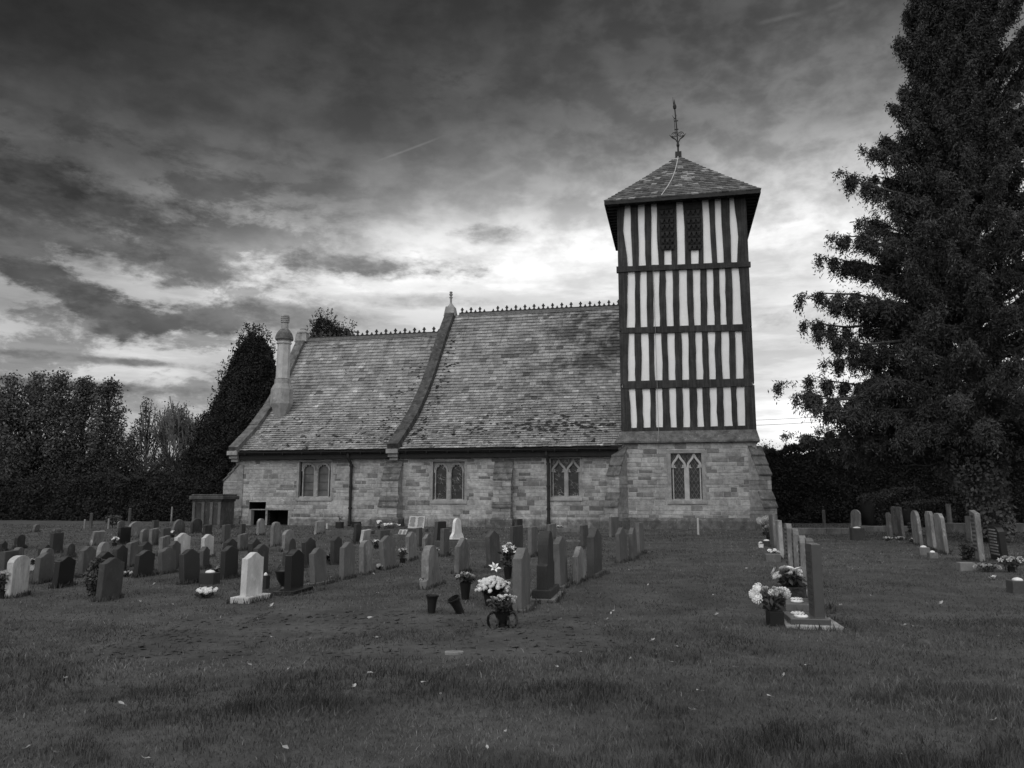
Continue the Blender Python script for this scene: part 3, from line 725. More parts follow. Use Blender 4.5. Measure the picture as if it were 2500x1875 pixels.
buttress('buttress', (-5.70, VW), (0, -1), .90, .92, (3.26, 2.34, .52, 1.22, .98, .66), 32)
buttress('buttress', (.14, .1), (-.42, -.91), .66, .70, (3.9, 2.5, .80, 1.72, 1.02, 1.05), 33)
buttress('buttress', (6.36, .1), (.5, -.87), .68, .72, (3.85, 2.5, .72, 1.72, 1.02, 1.0), 34)
buttress('buttress', (UL + .15, VW + .05), (-.8, -.6), .6, .62, (3.25, 2.35, .72, 1.6, 1.0, .8), 35)

# ---- windows
def arc_pts(cx, z0, w, rise, kind, n=9):
    P = []
    for i in range(n + 1):
        t = i / n
        if kind == 'round': P.append((cx - w / 2 * math.cos(math.pi * t), z0 + rise * math.sin(math.pi * t)))
        else:   # ogee: an S-curve up to the point
            q = 1 - abs(2 * t - 1); sg = 1 if t > .5 else -1; k = 1 - q; X_ = k ** 3 * .5 + 3 * k * k * q * .52 + 3 * k * q * q * .13; Z_ = 3 * k * k * q * .50 + 3 * k * q * q * .42 + q ** 3
            P.append((cx + sg * X_ * w, z0 + rise * Z_))
    return P
def ribbon(mb, pts, wid, v0, v1, tone=1.0):
    """a moulded bar that follows pts (x,z), wid across, from depth v0 to v1"""
    n = len(pts); L_, R_ = [], []
    for i, p in enumerate(pts):
        a = pts[max(i - 1, 0)]; b = pts[min(i + 1, n - 1)]; dx, dz = b[0] - a[0], b[1] - a[1]; l = math.hypot(dx, dz) or 1; nx, nz = -dz / l * wid / 2, dx / l * wid / 2
        L_.append((p[0] + nx, p[1] + nz)); R_.append((p[0] - nx, p[1] - nz))
    for i in range(n - 1):
        q = [L_[i], R_[i], R_[i + 1], L_[i + 1]]; c = [((x + (sum(k[0] for k in q) / 4 - x) * .0), z) for x, z in q]
        mb.add([(x, v1, z) for x, z in q] + [(x, v0, z) for x, z in c], [(0, 3, 2, 1), (4, 5, 6, 7), (0, 1, 5, 4), (1, 2, 6, 5), (2, 3, 7, 6), (3, 0, 4, 7)], tone)
def church_window(box, lights, spring, kind, rise, v, glass, lab, stone='dressed_stone', spandrel=True, surround=.09):
    u0, u1, z0, z1 = box; mb = MB(); rec = v + .16
    # surround of long and short blocks, splayed
    mb.box(u0, u0 + surround, v - .02, v + .24, z0, z1 - surround); mb.box(u1 - surround, u1, v - .02, v + .24, z0, z1 - surround); mb.box(u0, u1, v - .022, v + .24, z1 - surround, z1)
    mb.hexa([(u0 - .04, v - .07, z0 - .14), (u1 + .04, v - .07, z0 - .14), (u1 + .04, v + .24, z0 - .14), (u0 - .04, v + .24, z0 - .14), (u0 - .04, v - .06, z0 + .0), (u1 + .04, v - .06, z0 + .0), (u1 + .04, v + .24, z0 + .12), (u0 - .04, v + .24, z0 + .12)])
    rq = random.Random(int(abs(u0) * 7)); z = z0
    while z < z1 - .15:
        h = rq.uniform(.24, .34); k = rq.choice([.05, .16]); mb.box(u0 - k, u0 - .001, v - .018, v + .05, z + .004, min(z + h, z1) - .004); k = rq.choice([.05, .16]); mb.box(u1 + .001, u1 + k, v - .018, v + .05, z + .004, min(z + h, z1) - .004); z += h
    win = mb.build('window', 'dressed_stone', church, bevel=.01)
    tr = MB()
    for (a, b) in lights:
        cx = (a + b) / 2; w = b - a
        P = [(a, z0 + .06), (a, spring)] + arc_pts(cx, spring, w, rise, kind, 14 if kind == 'round' else 16)[1:-1] + [(b, spring), (b, z0 + .06)]
        ribbon(tr, P, .055, rec - .07, rec + .05)
        if kind == 'round': ribbon(tr, arc_pts(cx, spring, w + .10, rise + .05, kind, 14), .04, rec - .10, rec + .03)
        else: ribbon(tr, arc_pts(cx, spring - .01, w + .07, rise + .06, kind, 16), .10, rec - .11, rec + .03)
        if kind != 'round':   # cusps
            for sg, e in ((1, a), (-1, b)):
                tr.prism([(e + sg * .02, spring - .02), (e + sg * .17, spring - .03), (e + sg * .10, spring + .05), (e + sg * .11, spring + .13), (e + sg * .03, spring + .13)], 'y', rec - .06, rec + .0)
        else:
            for k in (-1, 0, 1):
                a_ = math.pi / 2 + k * .62; x, z = cx + (w / 2 - .04) * math.cos(a_), spring + (rise - .04) * math.sin(a_); s2 = .05
                tr.prism([(x - s2, z + .02), (x, z - s2 * 1.1), (x + s2, z + .02), (x, z + .05)], 'y', rec - .05, rec + .01)
    xs = sorted([q for l in lights for q in l]); mid = (lights[0][1] + lights[1][0]) / 2; mw = lights[1][0] - lights[0][1]
    tr.box(mid - mw / 2, mid + mw / 2, rec - .10, rec + .06, z0 + .05, spring + .02)
    if spandrel:
        for (a, b) in lights:
            top = z1 - surround; Pn = arc_pts((a + b) / 2, spring, b - a, rise, kind, 14)
            for p, q in zip(Pn, Pn[1:]): tr.add([(p[0], rec - .0, p[1]), (q[0], rec - .0, q[1]), (q[0], rec - .0, top), (p[0], rec - .0, top)], [(0, 1, 2, 3)], .8)
        tr.box(mid - mw / 2, mid + mw / 2, rec - .004, rec + .04, spring + .021, z1 - surround)
        lo = xs[0] - .12; tr.box(lo, xs[0], rec - .002, rec + .04, spring, z1 - surround); tr.box(xs[-1], xs[-1] + .12, rec - .002, rec + .04, spring, z1 - surround)
    tr.build('tracery', stone, win)
    for (a, b) in lights:
        gp = MB(); top = z1 - surround if not spandrel else spring + rise
        gp.add([(a - .08, rec + .045, z0 + .04), (b + .08, rec + .045, z0 + .04), (b + .08, rec + .045, top), (a - .08, rec + .045, top)], [(0, 1, 2, 3)])
        gp.build('glass_pane', glass, win)
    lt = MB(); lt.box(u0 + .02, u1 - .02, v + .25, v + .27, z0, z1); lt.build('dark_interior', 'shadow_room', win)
    bars = MB()
    for (a, b) in lights:
        k = 1
        while z0 + k * .42 < spring: bars.box(a, b, rec + .02, rec + .035, z0 + k * .42, z0 + k * .42 + .014); k += 1
    parts(bars, 'saddle_bar', 'iron', win)
    tag(win, lab)
church_window((-16.98, -14.98, 1.42, 3.42), [(-16.70, -16.05), (-15.86, -15.22)], 2.85, 'round', .36, VW, 'glass_plain', 'square headed chancel window with two plain round arched lights')
church_window((-9.54, -7.68, 1.28, 3.36), [(-9.34, -8.72), (-8.52, -7.88)], 2.72, 'round', .44, VW, 'glass_leaded', 'middle nave window with two round headed leaded lights')
church_window((-3.40, -1.82, 1.44, 3.44), [(-3.24, -2.66), (-2.50, -1.94)], 2.72, 'ogee', .56, VW, 'glass_leaded', 'nave window with two ogee lights beside the drainpipe', spandrel=False, surround=.07)
# cellar openings
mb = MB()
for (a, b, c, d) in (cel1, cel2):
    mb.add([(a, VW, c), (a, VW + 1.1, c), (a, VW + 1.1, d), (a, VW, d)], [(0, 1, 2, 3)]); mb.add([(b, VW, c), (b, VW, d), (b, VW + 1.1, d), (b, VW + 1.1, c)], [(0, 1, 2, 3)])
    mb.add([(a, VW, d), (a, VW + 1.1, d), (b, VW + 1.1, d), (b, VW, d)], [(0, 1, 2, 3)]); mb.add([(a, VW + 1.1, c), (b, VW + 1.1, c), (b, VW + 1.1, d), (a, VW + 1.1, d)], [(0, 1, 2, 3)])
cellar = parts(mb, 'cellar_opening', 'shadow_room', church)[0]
mb = MB(); mb.box(-18.74, -17.1, VW - .05, VW + .3, .80, .93); mb.box(-17.42, -17.22, VW - .03, VW + .3, -.1, .80); mb.box(-18.74, -18.62, VW - .02, VW + .3, -.1, .80); mb.box(-19.7, -18.76, VW + .15, VW + .3, .78, .84); mb.box(-19.72, -19.58, VW - .02, VW + .3, -.1, .82)
parts(mb, 'frame_stone', 'dressed_stone', cellar, .01, .001)

# ---- tower: stone stage
TL, TR, TD = .0, 6.45, 6.6
w4 = (2.34, 4.10, 1.30, 3.72)
mb = MB(); wall_sheet(mb, TL, TR, -.2, 4.1, 0, [w4]); mb.add([(TL, 0, -.2), (TL, 0, 4.1), (TL, TD, 4.1), (TL, TD, -.2)], [(0, 1, 2, 3)])
mb.add([(TR, 0, -.2), (TR, TD, -.2), (TR, TD, 4.1), (TR, 0, 4.1)], [(0, 1, 2, 3)]); mb.build('mortar_bed', 'mortar', church)
stone_face('tower_base_wall', church, TL, TR, -.1, 4.05, 0, [w4], seed=14)
stone_face('tower_base_wall', church, 0, TD, -.1, 4.05, TR, axis='v', sgn=-1, seed=15)
church_window(w4, [(2.60, 3.14), (3.32, 3.86)], 2.88, 'ogee', .62, 0, 'glass_diamond', 'tower window with two pale ogee headed lights and diamond panes', stone='pale_stone', spandrel=False, surround=.17)
mb = MB()   # plinth of the tower with mossy chamfer
mb.hexa([(TL - .1, -.16, -.15), (TR + .14, -.16, -.15), (TR + .14, TD, -.15), (TL - .1, TD, -.15), (TL - .1, -.15, .36), (TR + .14, -.15, .36), (TR + .14, TD, .36), (TL - .1, TD, .36)])
mb.hexa([(TL - .1, -.15, .362), (TR + .14, -.15, .362), (TR + .14, TD, .362), (TL - .1, TD, .362), (TL, -.03, .52), (TR + .03, -.03, .52), (TR + .03, TD, .52), (TL, TD, .52)])
mb.build('plinth', 'mossy_stone', church)
mb = MB()   # weathered slope between stone and timber, with a drip course
a, b = TL - .14, TR + .17
mb.box(a, b, -.17, TD + .15, 4.05, 4.13)
mb.hexa([(a, -.17, 4.132), (b, -.17, 4.132), (b, TD + .15, 4.132), (a, TD + .15, 4.132), (.16, .30, 4.66), (6.53, .30, 4.66), (6.53, TD, 4.66), (.16, TD, 4.66)])
mb.build('tower_weathering', 'mossy_stone', church, bevel=.02)

# ---- tower: timber frame
VT = .35; T0, T1, TB = .17, 6.53, 6.75
mb = MB(); q = VT + .07
mb.add([(T0 + .07, q, 4.6), (T1 - .07, q, 4.6), (T1 - .07, q, 16.3), (T0 + .07, q, 16.3)], [(0, 1, 2, 3)])
mb.add([(T0 + .07, q, 4.6), (T0 + .07, q, 16.3), (T0 + .07, TB - .07, 16.3), (T0 + .07, TB - .07, 4.6)], [(0, 1, 2, 3)])
mb.add([(T1 - .07, q, 4.6), (T1 - .07, TB - .07, 4.6), (T1 - .07, TB - .07, 16.3), (T1 - .07, q, 16.3)], [(0, 1, 2, 3)])
mb.add([(T0 + .07, TB - .07, 4.6), (T0 + .07, TB - .07, 16.3), (T1 - .07, TB - .07, 16.3), (T1 - .07, TB - .07, 4.6)], [(0, 1, 2, 3)])
mb.build('plaster_infill', 'white_plaster', church)
def zy(zx, zyy): return 1480 + zx * .2772, 640 + zyy * .2772
def zt(zx, zyy): return 1440 + zx * .3014, 220 + zyy * .3014
panels = {
 4: (zy, 1125, 1108, 1455, 1440, [(198, 258), (318, 383), (435, 492), (556, 612), (670, 732), (798, 850), (913, 975), (1030, 1098), (1148, 1218)], [(225, 270), (330, 390), (443, 500), (567, 622), (680, 737), (803, 862), (920, 983), (1040, 1115), (1163, 1220)], 5),
 3: (zy, 630, 603, 1052, 1028, [(200, 252), (308, 368), (420, 483), (540, 605), (660, 722), (788, 840), (895, 960), (1015, 1080), (1132, 1195)], [(192, 257), (308, 382), (432, 495), (550, 612), (668, 728), (795, 853), (908, 968), (1028, 1088), (1145, 1212)], 6),
 2: (zy, 95, 62, 583, 545, [(190, 250), (300, 358), (410, 470), (525, 585), (638, 710), (762, 830), (882, 942), (998, 1050), (1102, 1165)], [(178, 250), (303, 360), (415, 475), (535, 592), (650, 728), (778, 836), (890, 958), (1012, 1065), (1118, 1200)], 7),
 1: (zt, 900, 870, 1432, 1390, [(283, 327), (388, 443), (497, 541), (600, 655), (698, 752), (820, 868), (907, 960), (1010, 1062), (1128, 1166)], [(303, 345), (395, 455), (500, 556), (604, 662), (708, 775), (822, 884), (922, 995), (1033, 1085), (1145, 1190)], 8)}
r = random.Random(44)
for st, (fn, zt0, zt1, zb0, zb1, top, bot, _) in panels.items():
    def U(zx, zz): return onv(*fn(zx, zz), VT)[0]
    zT = (onv(*fn(200, zt0), VT)[1] + .12, onv(*fn(1180, zt1), VT)[1] + .12); zB = (onv(*fn(200, zb0), VT)[1] - .12, onv(*fn(1180, zb1), VT)[1] - .12)
    if st == 1: zT = (16.28, 16.28)
    n = len(top)
    for i in range(-1, n):
        if i == -1: tl, bl = T0, T0; tr_, br = U(top[0][0], zt0), U(bot[0][0], zb0)
        elif i == n - 1: tl, bl = U(top[i][1], zt1), U(bot[i][1], zb1); tr_, br = T1, T1
        else: tl, bl = U(top[i][1], zt0), U(bot[i][1], zb0); tr_, br = U(top[i + 1][0], zt0), U(bot[i + 1][0], zb0)
        f0 = (i + 1) / n; za = zB[0] + (zB[1] - zB[0]) * f0; zc = zT[0] + (zT[1] - zT[0]) * f0
        if st == 1: zc = 16.28
        post = i in (-1, n - 1)
        mb = MB(); seg = 5; prev = None; e1, e2 = r.uniform(-.03, .03), r.uniform(-.03, .03); mid = [r.uniform(-.018, .018) for _ in range(2 * seg + 2)]
        rows = []
        for k in range(seg + 1):
            t = k / seg; lft = bl + (tl - bl) * t + (math.sin(math.pi * t) * e1 + mid[k]) * (0 if i == -1 else 1); rgt = br + (tr_ - br) * t + (math.sin(math.pi * t) * e2 + mid[k + seg]) * (0 if i == n - 1 else 1)
            if st == 1 and i == -1: rgt = br + (tr_ - br) * t - (.16 * math.exp(-((t - .62) / .3) ** 2) - .03)
            if st == 1 and i == n - 1: lft = bl + (tl - bl) * t + .13 * math.exp(-((t - .45) / .3) ** 2)
            rows.append((lft, rgt, za + (zc - za) * t))
        pr = -.012 if post else r.uniform(-.004, .012)
        for (l0, r0, q0), (l1, r1, q1) in zip(rows, rows[1:]):
            mb.hexa([(l0, VT + pr, q0), (r0, VT + pr, q0), (r0, VT + .3 if post else VT + .12, q0), (l0, VT + .3 if post else VT + .12, q0), (l1, VT + pr, q1), (r1, VT + pr, q1), (r1, VT + .3 if post else VT + .12, q1), (l1, VT + .3 if post else VT + .12, q1)])
        mb.build('corner_post' if post else 'stud', 'oak_timber', church)
def rail(px, thick, proud=.035, ext=.06):
    (x0, ya, yb), (x1, yc, yd) = px; mb = MB(); uA, zA = onv(x0, ya, VT); _, zAb = onv(x0, yb, VT); uB, zB_ = onv(x1, yc, VT); _, zBb = onv(x1, yd, VT); n = 7; rows = []
    uA, uB = T0 - ext, T1 + ext
    for k in range(n + 1):
        t = k / n; rows.append((uA + (uB - uA) * t, zA + (zB_ - zA) * t + r.uniform(-.02, .02), zAb + (zBb - zAb) * t + r.uniform(-.02, .02)))
    for (a, t0, b0), (c, t1, b1) in zip(rows, rows[1:]):
        mb.hexa([(a, VT - proud, b0), (c, VT - proud, b1), (c, VT + .15, b1), (a, VT + .15, b0), (a, VT - proud, t0), (c, VT - proud, t1), (c, VT + .15, t1), (a, VT + .15, t0)])
    mb.build('rail', 'oak_timber', church)
rail(((1507, 652, 665), (1826, 639, 652)), .3, .07, .08)
rail(((1512, 801, 814), (1832, 790, 808)), .3, .03, -.1)
rail(((1515, 931, 949), (1838, 923, 943)), .3, .03, -.1)
rail(((1517, 1045, 1057), (1844, 1039, 1051)), .3, .03, 0)
# side timbers
for side, ux in (('l', T0), ('r', T1)):
    mb = MB(); s_ = -1 if side == 'l' else 1; x0, x1 = sorted((ux - s_ * .05, ux + s_ * .002)); v = VT + .35
    while v < TB - .4:
        w = r.uniform(.17, .24); mb.box(x0, x1, v + .2, v + .2 + w, 4.62, 16.28); v += .58
    mb.box(x0, x1, TB - .32, TB, 4.6, 16.28)
    for z in (4.62, 6.92, 9.6, 12.7): mb.box(x0 - .02 * (s_ < 0), x1 + .02 * (s_ > 0), VT + .3, TB - .3, z, z + .24)
    mb.build('side_framing', 'oak_timber', church)
# boards and pigeon-hole louvres of the two bell openings
for (xt0, xt1, xb) in ((548, 692, 604), (760, 905, 822)):
    a = onv(*zt(xt0, 900), VT)[0]; b = onv(*zt(xt1, 900), VT)[0]; c = onv(*zt(xb - 22, 1300), VT)[0]; d = onv(*zt(xb + 78, 1300), VT)[0]
    zlo = onv(*zt(xb, 1295), VT)[1]
    mb = MB(); mb.hexa([(c, VT - .01, zlo), (d, VT - .01, zlo), (d, VT + .1, zlo), (c, VT + .1, zlo), (a, VT - .01, 16.2), (b, VT - .01, 16.2), (b, VT + .1, 16.2), (a, VT + .1, 16.2)])
    lv = mb.build('louvre_panel', 'louvre_board', church); mb = MB()
    for zz in (1000, 1070, 1115, 1175, 1230, 1285):
        m_ = (a + (c - a) * (zz - 900) / 400 + b + (d - b) * (zz - 900) / 400) / 2; z = onv(*zt(xb, zz), VT)[1]; w = .36
        for k in range(3):
            x = m_ - w + w * .66 * k; mb.prism([(x, z + .16), (x + w * .66, z + .16), (x + w * .5, z + .02), (x + w * .42, z - .1), (x + w * .33, z - .02), (x + w * .24, z - .1), (x + w * .16, z + .02)], 'y', VT - .09, VT - .03)
    parts(mb, 'louvre_slat', 'louvre_board', lv)
    mb = MB()
    for zz in (985, 1055, 1100, 1160, 1215, 1270):
        m_ = (a + (c - a) * (zz - 900) / 400 + b + (d - b) * (zz - 900) / 400) / 2; z = onv(*zt(xb, zz), VT)[1]; mb.box(m_ - .33, m_ + .33, VT - .022, VT - .014, z - .02, z + .14)
    parts(mb, 'louvre_gap', 'shadow_room', lv, 0, .001)
# ---- tower roof: pyramid of small stone slates with deep eaves
cx, cy = (T0 + T1) / 2 + .03, (VT + TB) / 2; ze = 16.20; half = 3.80; apex = 20.1
def pyr(side, seed):
    r = random.Random(seed); mb = MB(); n = 22
    def face(P):
        x, y, z = P   # local: x across, y out from centre (positive outwards)
        return {0: (cx + x, cy - y, z), 1: (cx + y, cy + x, z), 2: (cx - x, cy + y, z), 3: (cx - y, cy - x, z)}[side]
    def hw(t): return half * (1 - t) 
    def zz(t): return ze + .14 + (apex - ze - .14) * (t * .93 + .07 * t * t)
    for i in range(n):
        t0 = i / n; t1 = min(1.0, (i + 1.3) / n); w0, w1 = hw(t0), hw(t1); x = -w0
        while x < w0:
            w = r.uniform(.22, .42); x2 = min(x + w, w0)
            if w0 - x2 < .1: x2 = w0
            k0, k1 = x / w0, x2 / w0; l = .035 + r.uniform(-.008, .014); o_ = r.uniform(-.015, .03); tone = .095 * r.uniform(.55, 1.5)
            if r.random() < .12: tone = .26
            P = [(x + .004, w0 + o_ + .02, zz(t0) + l), (x2 - .004, w0 + o_ + .02, zz(t0) + l), (k1 * w1, w1, zz(t1)), (k0 * w1, w1, zz(t1)), (x + .004, w0 + o_, zz(t0) - .02), (x2 - .004, w0 + o_, zz(t0) - .02)]
            mb.add([face(p) for p in P], [(0, 1, 2, 3), (4, 5, 1, 0), (0, 3, 4), (1, 5, 2)], tone); x = x2
    return mb
mbs = MB()
for k in range(4):
    m_ = pyr(k, 60 + k); base = len(mbs.v); mbs.v += m_.v; mbs.f += [tuple(i + base for i in f) for f in m_.f]; mbs.t += m_.t
troof = mbs.build('tower_roof', 'tower_slate', church)
mb = MB(); e = half - .05
mb.add([(cx - e, cy - e, ze + .12), (cx + e, cy - e, ze + .12), (cx + e, cy + e, ze + .12), (cx - e, cy + e, ze + .12), (cx, cy, apex - .03)], [(0, 1, 4), (1, 2, 4), (2, 3, 4), (3, 0, 4)])
mb.build('slate_bed', 'slate_bed', troof)
mb = MB()
for (a, b, c, d) in ((cx - half, cx + half, cy - half, cy - half + .05), (cx - half, cx + half, cy + half - .05, cy + half), (cx - half, cx - half + .05, cy - half + .05, cy + half - .05), (cx + half - .05, cx + half, cy - half + .05, cy + half - .05)): mb.box(a, b, c, d, ze - .06, ze + .15)
mb.box(cx - half + .05, cx + half - .05, cy - half + .05, cy + half - .05, ze + .05, ze + .08); mb.build('eaves_soffit', 'eave_board', troof)
mb = MB(); v = -half + .2
while v < half: 
    mb.box(cx - half + .06, T0 - .02, cy + v, cy + v + .1, ze - .03, ze + .048); mb.box(T1 + .02, cx + half - .06, cy + v, cy + v + .1, ze - .03, ze + .048)
    mb.box(cx + v, cx + v + .1, cy - half + .06, VT - .08, ze - .03, ze + .048); v += .45
parts(mb, 'rafter_end', 'eave_board', troof)
# finial
mb = MB(); mb.box(cx - .17, cx + .17, cy - .17, cy + .17, apex - .12, apex + .2); mb.tube([(cx, cy, apex + .2), (cx, cy, apex + .55)], .05, 8)
mb.tube([(cx, cy, apex + .5), (cx, cy, apex + .62), (cx - .01, cy, apex + .75)], [.05, .09, .06], 8)
mb.tube([(cx - .01, cy, apex + .7), (cx - .04, cy, apex + 1.6), (cx - .11, cy, apex + 2.8)], .035, 8)
mb.tube([(cx - .11, cy, apex + 2.75), (cx - .11, cy, apex + 2.82), (cx - .115, cy, apex + 2.95), (cx - .12, cy, apex + 3.1), (cx - .12, cy, apex + 3.35)], [.03, .09, .10, .05, .01], 8)
mb.tube([(cx - .17, cy, apex + 2.95), (cx - .2, cy, apex + 3.5)], [.03, .008], 6)
mb.tube([(cx - .12, cy, apex + 1.3), (cx - .17, cy, apex + 2.2)], .018, 6)
for z in (1.55, 2.05): mb.box(cx - .17, cx + .05, cy - .03, cy + .03, apex + z, apex + z + .04)
for sg in (-1, 1):
    mb.tube([(cx, cy, apex + .75), (cx + sg * .12, cy, apex + .98), (cx + sg * .3, cy, apex + 1.12), (cx + sg * .45, cy, apex + 1.28)], [.035, .03, .045, .01], 6)
    mb.tube([(cx + sg * (.17 + .15 * math.cos(t * .52)) - sg * .01 * t * .0, cy, apex + 1.27 + .13 * math.sin(t * .52)) for t in range(0, 12)], .02, 6)
    mb.tube([(cx + sg * (.17 + .06 * math.cos(t * .6)), cy, apex + 1.27 + .06 * math.sin(t * .6)) for t in range(0, 9)], .014, 6)
    mb.tube([(cx - .14, cy, apex + 2.2), (cx - .14 + sg * .13, cy, apex + 2.42)], [.025, .006], 6)
fin = mb.build('roof_finial', 'iron', troof)
# lightning conductor
def roofz(dx, dy): t = 1 - max(abs(dx), abs(dy)) / half; return ze + .14 + (apex - ze - .14) * (t * .93 + .07 * t * t) + .07
pts = [(cx + x, cy - y, roofz(x, y)) for x, y in ((-.02, .15), (-.1, .8), (-.22, 1.5), (-.38, 2.2), (-.6, 2.9), (-.82, 3.45), (-.95, 3.8))]
mb = MB(); mb.tube(pts, .022, 6); mb.build('lightning_conductor', 'conductor_strip', church)
mb = MB(); mb.tube([(1.93, -.03, 4.0), (1.93, -.03, .6)], .008, 6); mb.tube([(1.93, VT - .09, 12.7), (1.97, VT - .08, 4.7), (1.93, -.20, 4.12)], .012, 6); mb.build('conductor_cable', 'dressed_stone', church)
# ------------------------------------------------------------------ headstones
def outline(kind, w, h):
    a = w / 2; P = [(-a, 0), (a, 0)]; n = 14
    def curve(fn, x0=a, x1=-a): return [(x0 + (x1 - x0) * i / n, fn(x0 + (x1 - x0) * i / n)) for i in range(n + 1)]
    if kind == 'flat': P += [(a, h), (-a, h)]
    elif kind == 'slant': P += [(a, h), (-a, h * .93)]
    elif kind == 'round': P += curve(lambda x: h - .24 * w * (1 - math.sqrt(max(0, 1 - (x / a) ** 2 * .92))) * 1.25)
    elif kind == 'full': P += curve(lambda x: h - .5 * w * (1 - math.sqrt(max(0, 1 - (x / a) ** 2))))
    elif kind == 'ogee': P += curve(lambda x: h - .17 * w * (.5 - .5 * math.cos(math.pi * abs(x / a) ** .9)))
    elif kind == 'peak': P += [(a, h - .14 * w), (0, h), (-a, h - .14 * w)]
    elif kind == 'cham': P += [(a, h - .2 * w), (a * .55, h), (-a * .55, h), (-a, h - .2 * w)]
    elif kind == 'shoulder':
        s = .68 * a; zz = h - .62 * w; P += [(a, zz), (s * 1.12, zz + .02), (s * 1.05, zz + .12 * w)] + [(s * math.cos(math.pi * i / n), h - s * .95 + s * .95 * math.sin(math.pi * i / n)) for i in range(n + 1)] + [(-s * 1.05, zz + .12 * w), (-s * 1.12, zz + .02), (-a, zz)]
    elif kind == 'eared':   # rounded head between small square shoulders
        s = .78 * a; zz = h - .22 * w; P += [(a, zz), (s, zz)] + [(s * math.cos(math.pi * i / n), zz + .02 + (h - zz - .02) * math.sin(math.pi * i / n)) for i in range(n + 1)] + [(-s, zz), (-a, zz)]
    elif kind == 'bell':
        P += [(a, .12 * h), (a * .92, .28 * h), (a * .62, .42 * h), (a * .55, .6 * h)] + [(a * .5 * math.cos(math.pi * i / n), h * .78 + h * .22 * math.sin(math.pi * i / n)) for i in range(n + 1)] + [(-a * .55, .6 * h), (-a * .62, .42 * h), (-a * .92, .28 * h), (-a, .12 * h)]
    elif kind == 'taper': P = [(-a * 1.1, 0), (a * 1.1, 0), (a * .85, h), (-a * .85, h)]
    out = []
    for p in P:
        if not out or math.dist(p, out[-1]) > 1e-3: out.append(p)
    return out
GROUP = 'headstones in the churchyard'
YAW = math.radians(11)
def place(x0, x1, top, base, t=.10, wmax=.86):
    cx = (x0 + x1) / 2; Wp = x1 - x0; P = ground(cx, base); D = P[1]
    def solve(phi):
        q = (cx - 1250) / FPX; a_ = abs(math.sin(phi) - q * math.cos(phi)); b_ = math.cos(phi) + q * math.sin(phi)
        return (Wp * D / FPX - t * abs(b_)) / max(a_, 1e-3), abs(b_)
    best = None
    for k in range(0, 46):
        for s in (1, -1):
            phi = YAW + s * math.radians(k * 1.0); w, b = solve(phi)
            pen = k * .02 + (max(0, .45 - w) * 3 + max(0, w - wmax) * 3)
            if best is None or pen < best[0]: best = (pen, phi, w)
    _, phi, w = best; w = min(max(w, .38), wmax)
    D2 = D + w / 2 * math.cos(phi) * .85
    fwd = D2 * math.cos(PITCH) - EYE * math.sin(PITCH); X_ = (cx - 1250) / FPX * fwd
    h = float(at(cx, top, D2)[2]); z = gzf(X_, D2)
    return (X_, D2, z), phi, w, h - z
GSTONES = []
def headstone(x0, x1, top, base, tone, kind, lean, label, t=.10, mat=None, plinth=None, slab=None, roll=None, wmax=.86, letters=0):
    loc, phi, w, h = place(x0, x1, top, base, t, wmax); tone = boost(tone); lean = lean * (.5 if x0 > 2100 else 1)
    m = mat or ('polished_granite' if tone < .03 else 'weathered_stone' if kind in ('round', 'full', 'slant') or tone > .12 else 'plain_stone')
    if tone > .4 and not mat: m = 'plain_stone'
    multi = plinth or slab or letters
    sink = .08; z0 = 0.0; r = random.Random(int(x0 * 31 + top))
    mb = MB(); pts = outline(kind, w, h)
    if plinth: pts = [(x, z if z > 0 else plinth[2] - .01) for x, z in pts]
    else: pts = [(x, z if z > 0 else -sink) for x, z in pts]
    mb.prism(pts, 'y', -t / 2, t / 2)
    rx = math.radians(lean); ry = math.radians(r.uniform(-1.2, 1.2) if roll is None else roll)
    name = 'headstone'; lab = label
    if multi:
        root = empty(name, loc, math.pi / 2 - phi, lab, 'headstone', GROUP); root.rotation_euler = (rx, ry, math.pi / 2 - phi)
        o = mb.build('slab', m, root, bevel=.010); o.color = (tone, tone, tone, 1)
        if plinth:
            pw, pt, ph = plinth[:3]; off = plinth[3] if len(plinth) > 3 else 0
            q = MB(); q.box(-pw / 2, pw / 2, -pt / 2 + off, pt / 2 + off, -.06, ph); o = q.build('plinth', m, root, bevel=.012); o.color = (tone * 1.1,) * 3 + (1,)
        if slab:
            pw, pt, ph = slab[:3]; off = slab[3] if len(slab) > 3 else 0; st = slab[4] if len(slab) > 4 else .2
            q = MB(); q.box(-pw / 2, pw / 2, -pt / 2 + off, pt / 2 + off, -.08, ph); o = q.build('base_slab', 'weathered_stone', root, bevel=.01); o.color = (st, st, st, 1)
        if letters:      # worn lines of carved letters, too small to read from here
            q = MB(); side = t / 2 if letters > 0 else -t / 2; lh = h / 13
            for k in range(9):
                z = h * .88 - k * lh * 1.05; x = -w * .36 + r.uniform(0, .08)
                while x < w * .34:
                    l = r.uniform(.02, .05); q.box(x, x + l, min(side, side + math.copysign(.004, side)), max(side, side + math.copysign(.004, side)), z - lh * .3, z + lh * .25); x += l + r.uniform(.012, .03)
            q.build('inscription', 'letter_gilt' if tone < .05 else 'letter_dark', root)
    else:
        o = mb.build(name, m, None, bevel=.010); o.color = (tone, tone, tone, 1); o.location = loc; o.rotation_euler = (rx, ry, math.pi / 2 - phi)
        tag(o, lab, 'headstone', GROUP); root = o
    GSTONES.append((loc, phi, w, t, slab or plinth)); return root, loc, phi, w, h
H = headstone
def boost(t_): return t_ * 1.2 if .03 <= t_ <= .2 else t_
k, d, g_, m_, l_, p_, w_ = .012, .032, .055, .085, .14, .26, .5
